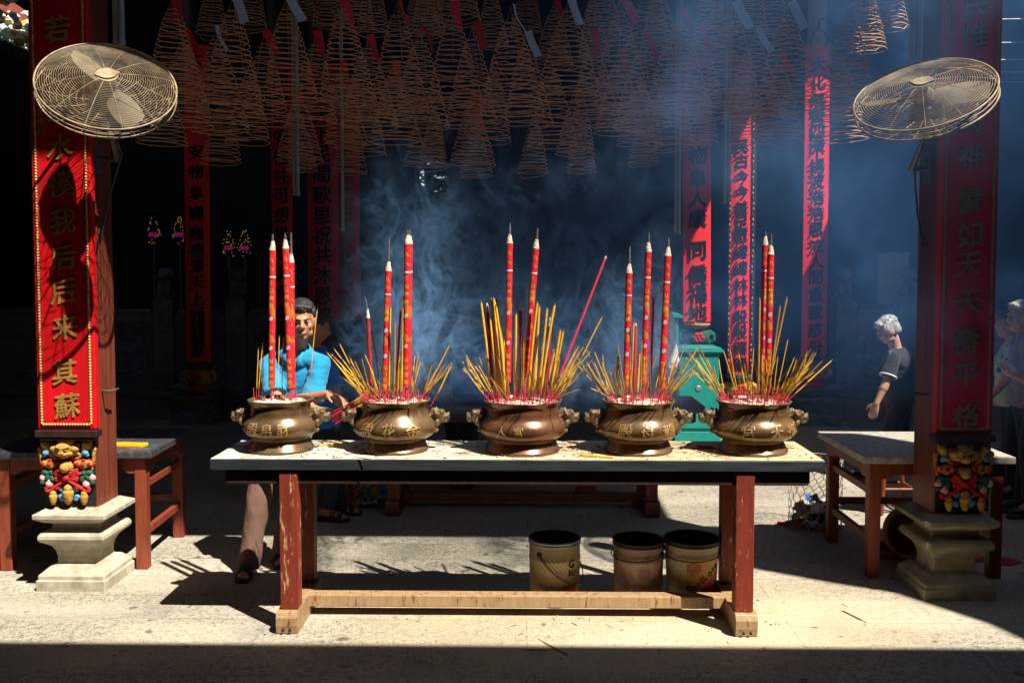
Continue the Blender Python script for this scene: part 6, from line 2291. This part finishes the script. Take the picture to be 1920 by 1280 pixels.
        child('neck_trim', g, trim)
    if collar:
        sp = spine.normalized()
        fr = (f - sp * f.dot(sp)).normalized()
        g = G()
        lt = sp.cross(fr)
        nk = J['neck']
        for s in (-1, 1):
            pts = []
            for i in range(9):
                a = PI * .02 + PI * .95 * i / 8
                pts.append((a, s))
            vs = []
            for a, s_ in pts:
                d_ = -fr * math.cos(a) + lt * s_ * math.sin(a)
                drop = .012 + .045 * (a / PI) ** 2
                vs.append(nk + d_ * .072 * sc + sp * .042 - sp * drop * .5)
                vs.append(nk + d_ * (.112 + .014 * (a / PI)) * sc + sp * .004 - sp * drop * 1.3)
            g.add(vs, [(2 * i, 2 * i + 1, 2 * i + 3, 2 * i + 2) for i in range(8)], 0, True)
        c_ = child('collar', g, shirt)
        sd = c_.modifiers.new('t', 'SOLIDIFY'); sd.thickness = .005
    # trousers
    T = G()
    T.loft(rings(1.03, -.16, .12, .004))
    for s, k in ((1, 'r'), (-1, 'l')):
        hp, kn, an = hips[k], J['kn' + k], J['an' + k]
        T.cap(hp + Vector((0, 0, .03)), kn, .096 * sc, .072 * sc)
        end = an + Vector((0, 0, .0))
        T.tube([kn + (hp - kn).normalized() * .03, kn, kn.lerp(end, .5), end], [.06 * sc, .072 * sc, .068 * sc, .066 * sc], 16)
    child('trousers', T, pants, .010, 3, (.009 * sc, (13, 13, 6)))
    if belt:
        g = G()
        rg = rings(1.10, .10, .10, .010)[0]
        g.tube([rg[0] + rg[1] * math.cos(a) + rg[2] * math.sin(a) for a in [2 * PI * i / 28 for i in range(28)]], .018, 6, closed=True)
        child('belt', g, belt)
    # footwear
    for k in ('r', 'l'):
        an = J['an' + k]
        td = Vector(J['toe' + k]); td.z = 0; td.normalize()
        tl = Vector((-td.y, td.x, 0))
        base = Vector((an.x, an.y, 0))
        g = G()
        out = [(-.07, -.028), (-.075, .0), (-.07, .028), (.02, .036), (.11, .046), (.165, .038), (.185, .0), (.165, -.038), (.11, -.046), (.02, -.036)]
        pts = [base + td * (p[0] * sc) + tl * (p[1] * sc) for p in out]
        vs = [Vector((p.x, p.y, .003)) for p in pts] + [Vector((p.x, p.y, .024)) for p in pts]
        n_ = len(pts)
        g.add(vs, [list(range(n_))[::-1], list(range(n_, 2 * n_))] + [(i, (i + 1) % n_, n_ + (i + 1) % n_, n_ + i) for i in range(n_)])
        if shoes == 'sandal':
            for u0, u1, hh in ((.045, .10, .075), (.10, .115, .062)):
                for q in range(2):
                    a = [base + td * (u0 + q * .02) * sc + tl * (-.045 * sc) + Vector((0, 0, .02)), base + td * (u0 + q * .02) * sc + tl * (-.02 * sc) + Vector((0, 0, hh * .95)),
                         base + td * (u1) * sc + tl * (.02 * sc) + Vector((0, 0, hh * .92)), base + td * u1 * sc + tl * (.045 * sc) + Vector((0, 0, .02))]
                    g.tube(a, .011, 6)
            child('sandal', g, M['sandal'])
        else:
            g.cap(base - td * .02 * sc + Vector((0, 0, .055)), base + td * .13 * sc + Vector((0, 0, .045)), .048 * sc, .036 * sc)
            g.cap(base + Vector((0, 0, .06)), an + Vector((0, 0, .02)), .046 * sc, .046 * sc)
            child('shoe', g, M['leather'], .008, 2)
    # hair
    Hh = G()
    rnd = random.Random(len(label))
    he(Hh, (0, -.024, .052), (.0785, .094, .071)); he(Hh, (0, -.055, .012), (.076, .066, .086))
    for s in (-1, 1):
        he(Hh, (s * .070, -.015, .040), (.014, .055, .045)); he(Hh, (s * .068, -.05, .0), (.014, .04, .05))
    if hairstyle == 'short':
        he(Hh, (.010, .050, .092), (.056, .030, .020)); he(Hh, (-.030, .056, .082), (.030, .018, .018))
        for i in range(16):                                 # uneven fringe
            q = -.058 + .116 * i / 15
            yy = .070 - 9 * q * q
            Hh.cap(h(q, yy - .012, .088), h(q + rnd.uniform(-.010, .012), yy + .012, .062 + rnd.uniform(-.008, .014)), .009 * hs, .003 * hs, 0, 6)
    else:
        he(Hh, (0, .055, .080), (.066, .040, .034)); he(Hh, (0, -.075, -.02), (.062, .045, .055))
        for s in (-1, 1):
            he(Hh, (s * .070, .02, .035), (.016, .040, .040))
    for i in range(260):
        a = rnd.uniform(0, 2 * PI); e = rnd.uniform(.05, 1.45)
        p = Vector((.080 * math.cos(e) * math.cos(a), .097 * math.cos(e) * math.sin(a) - .024, .054 + .076 * math.sin(e)))
        if p.y > .045 and p.z < .085: continue
        t_ = Vector((rnd.gauss(0, .3) - .6 * p.x / .08, rnd.gauss(0, .3) + .9, -.25)).normalized()
        A = h(*p); Bp = h(*(p + t_ * rnd.uniform(.018, .034)))
        Hh.cap(A, Bp, .0055 * hs, .002 * hs, 0, 6)
    child('hair', Hh, hairm, .0036, 1)
    # features
    for s in (-1, 1):
        g = G(); he(g, (s * .030, .0845, .004), (.011, .006, .0032)); child('eye', g, M['eye_dark'])
        g = G(); g.tube([h(s * .012, .092, .020), h(s * .030, .094, .027), h(s * .050, .078, .021)], [.0018, .003, .0014], 6); child('eyebrow', g, hairm)
    g = G(); g.tube([h(-.022, .090, -.061), h(-.008, .098, -.058), h(.008, .098, -.058), h(.022, .090, -.061)], [.0025, .004, .004, .0025], 6); child('mouth', g, M['lip'])
    return o, h


# the stooping man behind the table
J = dict(head=at(566, 601, 5.60), face=(.24, -.95, -.12), up=(.02, -.1, 1), neck=at(556, 656, 5.67), shr=at(503, 684, 5.67), shl=at(603, 681, 5.62), elr=at(520, 756, 5.47), wrr=at(614, 739, 5.31), hdr=at(660, 752, 5.24),
         ell=at(578, 770, 5.50), wrl=at(628, 775, 5.32), hdl=at(668, 770, 5.24), pel=at(530, 800, 5.82), lat=(-1, .05, 0),
         knr=at(484, 938, 5.68), anr=at(466, 1066, 5.62), knl=at(545, 940, 5.80), anl=at(525, 1058, 5.88), toer=(.05, -1, 0), toel=(.3, -1, 0))
person('man in turquoise polo shirt and brown checked trousers stooping over the altar table', J, M['skin_tan'], M['hair_black'], M['turquoise'], M['check_brown'], 1.02,
       sleeve=.78, voxel=.0065, curl=(.75, 1.1), palm={'r': (0, -.3, -1), 'l': (.1, -.7, .6)})
# the bundle in his hand
p0, p1 = at(622, 786, 5.20), at(702, 738, 5.16)
t = thing('incense_bundle', 'bundle of red stemmed incense held in the stooping man\'s hand', 'incense bundle', at(652, 768, 5.19))
d0 = (p1 - p0)
g, g2 = G(), G()
rnd = random.Random(12)
org = Vector(t.location)
for i in range(26):
    j = Vector((rnd.gauss(0, .006), rnd.gauss(0, .006), rnd.gauss(0, .006)))
    e = Vector((rnd.gauss(0, .016), rnd.gauss(0, .014), rnd.gauss(0, .018)))
    a, b = p0 + j * 2.2 - org + e * -.35, p1 + j + e - org
    g.tube([a, a.lerp(b, .62)], .0022, 5)
    g2.tube([a.lerp(b, .60), b], .0033, 5)
g.build('red_stems', M['stem'], t); g2.build('yellow_ends', M['incense'], t)

# royal blue man behind him
J = dict(head=at(594, 612, 6.80), face=(.85, .30, -.35), neck=at(590, 656, 6.86), shr=at(618, 690, 6.68), shl=at(596, 684, 7.02), elr=at(634, 752, 6.62), wrr=at(668, 772, 6.74), hdr=at(688, 775, 6.80),
         ell=at(622, 748, 7.06), wrl=at(662, 762, 7.04), hdl=at(682, 765, 7.04), pel=at(606, 780, 6.95), lat=(.15, -1, 0), knr=at(622, 880, 6.86), anr=at(612, 952, 6.84), knl=at(634, 880, 7.02), anl=at(634, 955, 7.02), toer=(1, -.15, 0), toel=(1, 0, 0))
person('man in royal blue shirt and dark trousers turned away behind the stooping man', J, M['skin_tan'], M['hair_black'], M['royal'], M['navy'], 1.0, sleeve=.6, voxel=.010)
# blue man blurred by smoke
J = dict(head=at(868, 582, 8.10), face=(-.35, .9, -.35), neck=at(868, 620, 8.02), shr=at(902, 640, 7.95), shl=at(836, 640, 7.98), elr=at(915, 700, 7.85), wrr=at(905, 745, 8.05), hdr=at(898, 760, 8.12),
         ell=at(822, 700, 7.85), wrl=at(832, 745, 8.05), hdl=at(838, 760, 8.12), pel=at(868, 735, 7.90), lat=(1, 0, 0), knr=at(882, 825, 7.85), anr=at(882, 895, 7.95), knl=at(852, 825, 7.85), anl=at(852, 895, 7.95), toer=(.1, 1, 0), toel=(-.1, 1, 0))
person('figure in blue shirt bent over beyond the second table, veiled by smoke', J, M['skin_tan'], M['hair_black'], M['royal'], M['navy'], 1.02, sleeve=.6, voxel=.011)
# grey shirted man from behind
Yg = 10.3
J = dict(head=at(1170, 556, Yg + .08), face=(.45, .85, -.25), neck=at(1166, 590, Yg), shr=at(1190, 605, Yg), shl=at(1141, 605, Yg), elr=at(1196, 648, Yg - .05), wrr=at(1190, 682, Yg + .12), hdr=at(1186, 700, Yg + .16),
         ell=at(1134, 648, Yg - .05), wrl=at(1140, 682, Yg + .12), hdl=at(1144, 700, Yg + .16), pel=at(1164, 668, Yg), lat=(1, 0, 0), knr=at(1174, 742, Yg), anr=at(1174, 808, Yg), knl=at(1154, 742, Yg), anl=at(1154, 808, Yg), toer=(.1, 1, 0), toel=(-.1, 1, 0))
person('man in blue grey shirt with dark belt seen from behind through the smoke', J, M['skin_tan'], M['hair_black'], M['grey_shirt'], M['grey_cloth'], 1.02, sleeve=.65, voxel=.012, belt=M['leather'], shoes='shoe')
# white shirt by the taller cabinet
Yw = 9.5
J = dict(head=at(1229, 541, Yw), face=(-.9, -.15, -.35), neck=at(1238, 574, Yw), shr=at(1240, 588, Yw + .17), shl=at(1238, 588, Yw - .17), elr=at(1232, 640, Yw + .2), wrr=at(1205, 622, Yw + .1), hdr=at(1190, 612, Yw + .08),
         ell=at(1252, 642, Yw - .2), wrl=at(1222, 622, Yw - .12), hdl=at(1206, 614, Yw - .08), pel=at(1247, 672, Yw), lat=(0, 1, 0), knr=at(1246, 752, Yw + .08), anr=at(1248, 828, Yw + .08), knl=at(1244, 752, Yw - .08), anl=at(1248, 828, Yw - .08), toer=(-1, 0, 0), toel=(-1, 0, 0))
person('man in bright white shirt and dark trousers standing before the taller teal cabinet', J, M['skin_tan'], M['hair_black'], M['white_shirt'], M['navy'], 1.0, sleeve=.62, voxel=.011, shoes='shoe')
# elderly woman in black
Yb = 8.45
J = dict(head=at(1664, 619, Yb), face=(-.86, -.06, -.42), up=(-.2, 0, 1), neck=at(1679, 653, Yb + .02), shr=at(1690, 668, Yb + .18), shl=at(1676, 672, Yb - .17), ell=at(1661, 718, Yb - .22), wrl=at(1643, 756, Yb - .22), hdl=at(1634, 786, Yb - .20),
         elr=at(1690, 718, Yb + .22), wrr=at(1660, 748, Yb + .22), hdr=at(1648, 764, Yb + .2), pel=at(1693, 738, Yb + .03), lat=(.1, 1, 0), knl=at(1666, 812, Yb - .06), anl=at(1622, 876, Yb - .06), knr=at(1690, 812, Yb + .1), anr=at(1714, 876, Yb + .1), toel=(-1, -.1, 0), toer=(-1, 0, 0))
person('elderly grey haired woman in black short sleeved top with white piping walking with bowed head', J, M['skin_fair'], M['hair_grey'], M['black_knit'], M['navy'], 1.0, female=True, sleeve=.74, hairstyle='bob', voxel=.008, shoes='shoe', trim=M['smooth_white'], collar=False,
       curl=(.4, .35), palm={'l': (.5, .7, .2), 'r': (.3, -.8, 0)})
# visitors at the right edge
Yt = 7.7
J = dict(head=at(1889, 608, Yt), face=(-.98, -.05, -.06), neck=at(1899, 640, Yt), shr=at(1905, 656, Yt + .16), shl=at(1895, 660, Yt - .16), ell=at(1890, 706, Yt - .22), wrl=at(1868, 735, Yt - .2), hdl=at(1856, 748, Yt - .18),
         elr=at(1900, 706, Yt + .2), wrr=at(1880, 735, Yt + .15), hdr=at(1870, 748, Yt + .12), pel=at(1903, 742, Yt), lat=(0, 1, 0), knl=at(1900, 826, Yt - .08), anl=at(1902, 905, Yt - .08), knr=at(1896, 826, Yt + .08), anr=at(1890, 905, Yt + .08), toel=(-1, 0, 0), toer=(-1, 0, 0))
person('brown haired woman visitor in pale patterned blouse looking along the courtyard', J, M['skin_fair'], M['hair_brown'], M['blouse'], M['navy'], .97, female=True, sleeve=.7, hairstyle='bob', voxel=.009, shoes='shoe', collar=False)
Ym = 7.1
J = dict(head=at(1914, 594, Ym), face=(-.98, -.12, -.05), neck=at(1926, 628, Ym), shr=at(1934, 652, Ym + .18), shl=at(1928, 654, Ym - .18), ell=at(1934, 716, Ym - .24), wrl=at(1900, 703, Ym - .14), hdl=at(1884, 697, Ym - .08),
         elr=at(1934, 714, Ym + .22), wrr=at(1900, 704, Ym + .10), hdr=at(1886, 697, Ym + .05), pel=at(1934, 742, Ym), lat=(0, 1, 0), knl=at(1930, 838, Ym - .09), anl=at(1934, 935, Ym - .09), knr=at(1928, 838, Ym + .09), anr=at(1920, 935, Ym + .09), toel=(-1, 0, 0), toer=(-1, 0, 0))
o, h = person('grey haired man visitor in spectacles and mauve shirt holding a small camera', J, M['skin_fair'], M['hair_grey'], M['mauve_shirt'], M['navy'], 1.02, sleeve=.7, voxel=.009, shoes='shoe', curl=(.9, .9), palm={'l': (-.3, .6, .2), 'r': (-.3, -.6, .2)})
g = G()
for s in (-1, 1):
    g.tube([h(s * .032 + .021 * math.cos(a), .098, .002 + .017 * math.sin(a)) for a in [2 * PI * i / 16 for i in range(16)]], .0018, 5, closed=True)
    g.tube([h(s * .053, .096, .006), h(s * .078, .0, .008)], .0018, 5)
g.tube([h(-.011, .099, .006), h(.011, .099, .006)], .0018, 5)
tag(g.build('spectacles', M['wire']), 'thin spectacles on the nose of the man in the mauve shirt', 'spectacles')
c = at(1879, 693, Ym - .03)
t = thing('camera', 'small silver camera held out by the man in the mauve shirt', 'camera', c)
g = G(); g.box((-.012, -.045, -.028), (.012, .045, .028)); g.build('body', M['galv'], t, bevel=.004)
g = G(); g.lathe([(.02, 0), (.02, .022), (.016, .026), (.001, .024)], 16, 0, (-.012, 0, -.002), M=Matrix.Rotation(-PI / 2, 3, 'Y')); g.build('lens', M['leather'], t)
scr, nt_, b_ = nodes_of('lit_screen')
b_.inputs['Emission Color'].default_value = (.6, .75, 1, 1); b_.inputs['Emission Strength'].default_value = .5
g = G(); g.box((.0121, -.03, -.02), (.0135, .03, .02)); g.build('screen', scr, t)


# ================================================================ smoke
def smoke(name, label, a, b, colour, density, wisps):
    m = bpy.data.materials.new('incense_smoke')
    m.use_nodes = True
    nt = m.node_tree
    nt.nodes.clear()
    out = nt.nodes.new('ShaderNodeOutputMaterial')
    vol = nt.nodes.new('ShaderNodeVolumePrincipled')
    vol.inputs['Color'].default_value = (*colour, 1)
    vol.inputs['Anisotropy'].default_value = 0.0
    nt.links.new(vol.outputs[0], out.inputs['Volume'])
    tc = nt.nodes.new('ShaderNodeTexCoord')
    P = tc.outputs['Object']
    sep = nt.nodes.new('ShaderNodeSeparateXYZ')
    nt.links.new(P, sep.inputs[0])
    x, y, z = sep.outputs

    def mr(v, a, b, c=0., d=1.):
        n = nt.nodes.new('ShaderNodeMapRange')
        n.interpolation_type = 'SMOOTHSTEP'
        for k, q in (('From Min', a), ('From Max', b), ('To Min', c), ('To Max', d)):
            n.inputs[k].default_value = q
        nt.links.new(v, n.inputs['Value'])
        return n.outputs[0]

    def mul(*v):
        r = v[0]
        for q in v[1:]:
            r = math_(nt, 'MULTIPLY', r, q)
        return r

    def noise(scale, detail, rough, dist=0., st=(1, 1, 1), off=0.):
        mp = nt.nodes.new('ShaderNodeMapping'); mp.inputs['Scale'].default_value = st; mp.inputs['Location'].default_value = (off, off, off)
        nt.links.new(P, mp.inputs[0])
        n = N(nt, 'ShaderNodeTexNoise', Scale=scale, Detail=detail, Roughness=rough, Distortion=dist)
        nt.links.new(mp.outputs[0], n.inputs['Vector'])
        return n.outputs['Fac']

    def filament(n, wd):
        return mr(math_(nt, 'ABSOLUTE', math_(nt, 'SUBTRACT', n, .5)), 0, wd, 1, 0)
    big = mr(noise(.75, 2, .5, .4), .36, .68)
    if wisps == 'drift':
        # smoke drifting up through the coils and past the east pillar
        t1 = mr(noise(1.5, 5, .6, .8, (1, 1, .8), 7.), .40, .66)
        t2 = mr(noise(4.2, 4, .6, 1.4, (1, 1, .8), 1.), .42, .68)
        env = mul(mr(x, .15, 1.0), mr(x, 1.5, 2.3, 1, .22), mr(y, 3.9, 4.4), mr(y, 5.0, 5.3, 1, 0), mr(z, 2.0, 2.6), mr(z, 3.2, 4.1, 1, .3))
        dens = mul(env, math_(nt, 'ADD', mul(t1, math_(nt, 'ADD', mul(t2, .9), .5)), .06))
    elif not wisps:
        tex = mr(noise(2.1, 5, .62, 1.2, (1, 1, .8), 2.), .38, .68)
        # thin drifting veil, thicker towards the east gallery
        dens = mul(mr(x, -1.6, 2.2, .02, 1.), math_(nt, 'ADD', mul(big, tex, 1.5), .20), mr(z, .7, 1.6))
    else:
        # plumes curling up behind the urns
        env = mul(mr(x, -1.25, -.45), mr(x, .50, 1.05, 1, 0), mr(y, 4.98, 5.12), mr(y, 5.8, 6.7, 1, 0), mr(z, 1.0, 1.25), mr(z, 1.9, 2.9, 1, 0))
        mid = mr(noise(2.2, 4, .6, 1.0, (1, 1, .8)), .40, .68)
        f1 = filament(noise(2.6, 2, .5, 1.6, (1, 1, .8), 3.), .030)
        f2 = filament(noise(5.2, 2, .5, 1.2, (1, 1, .8), 9.), .034)
        low = mr(z, 1.3, 2.0, 1, .16)
        clump = mr(noise(1.3, 2, .5, .3, (1, 1, .7), 5.), .44, .66)
        dens = mul(env, math_(nt, 'ADD', mul(mid, .26), mul(math_(nt, 'ADD', f1, mul(f2, .8)), low, 4.6)), math_(nt, 'ADD', clump, .12))
    nt.links.new(mul(dens, density), vol.inputs['Density'])
    m.cycles.volume_step_rate = .6 if wisps is True else 1.0
    g = G()
    g.box(a, b)
    o = g.build(name, m)
    tag(o, label, 'smoke', kind='stuff')


smoke('smoke_haze', 'thin bluish haze of incense smoke filling the hall', (-1.7, 4.7, .92), (5.4, 11.0, 4.9), (.17, .42, 1.0), .080, False)
smoke('smoke_plume', 'pale curling wisps of incense smoke rising behind the urns', (-1.3, 4.97, .96), (2.02, 6.7, 2.9), (.28, .55, 1.0), 2.2, True)
smoke('smoke_drift', 'blue smoke drifting up through the coils towards the shaded pillar', (.15, 3.9, 1.98), (3.7, 5.3, 4.1), (.22, .48, 1.0), .48, 'drift')
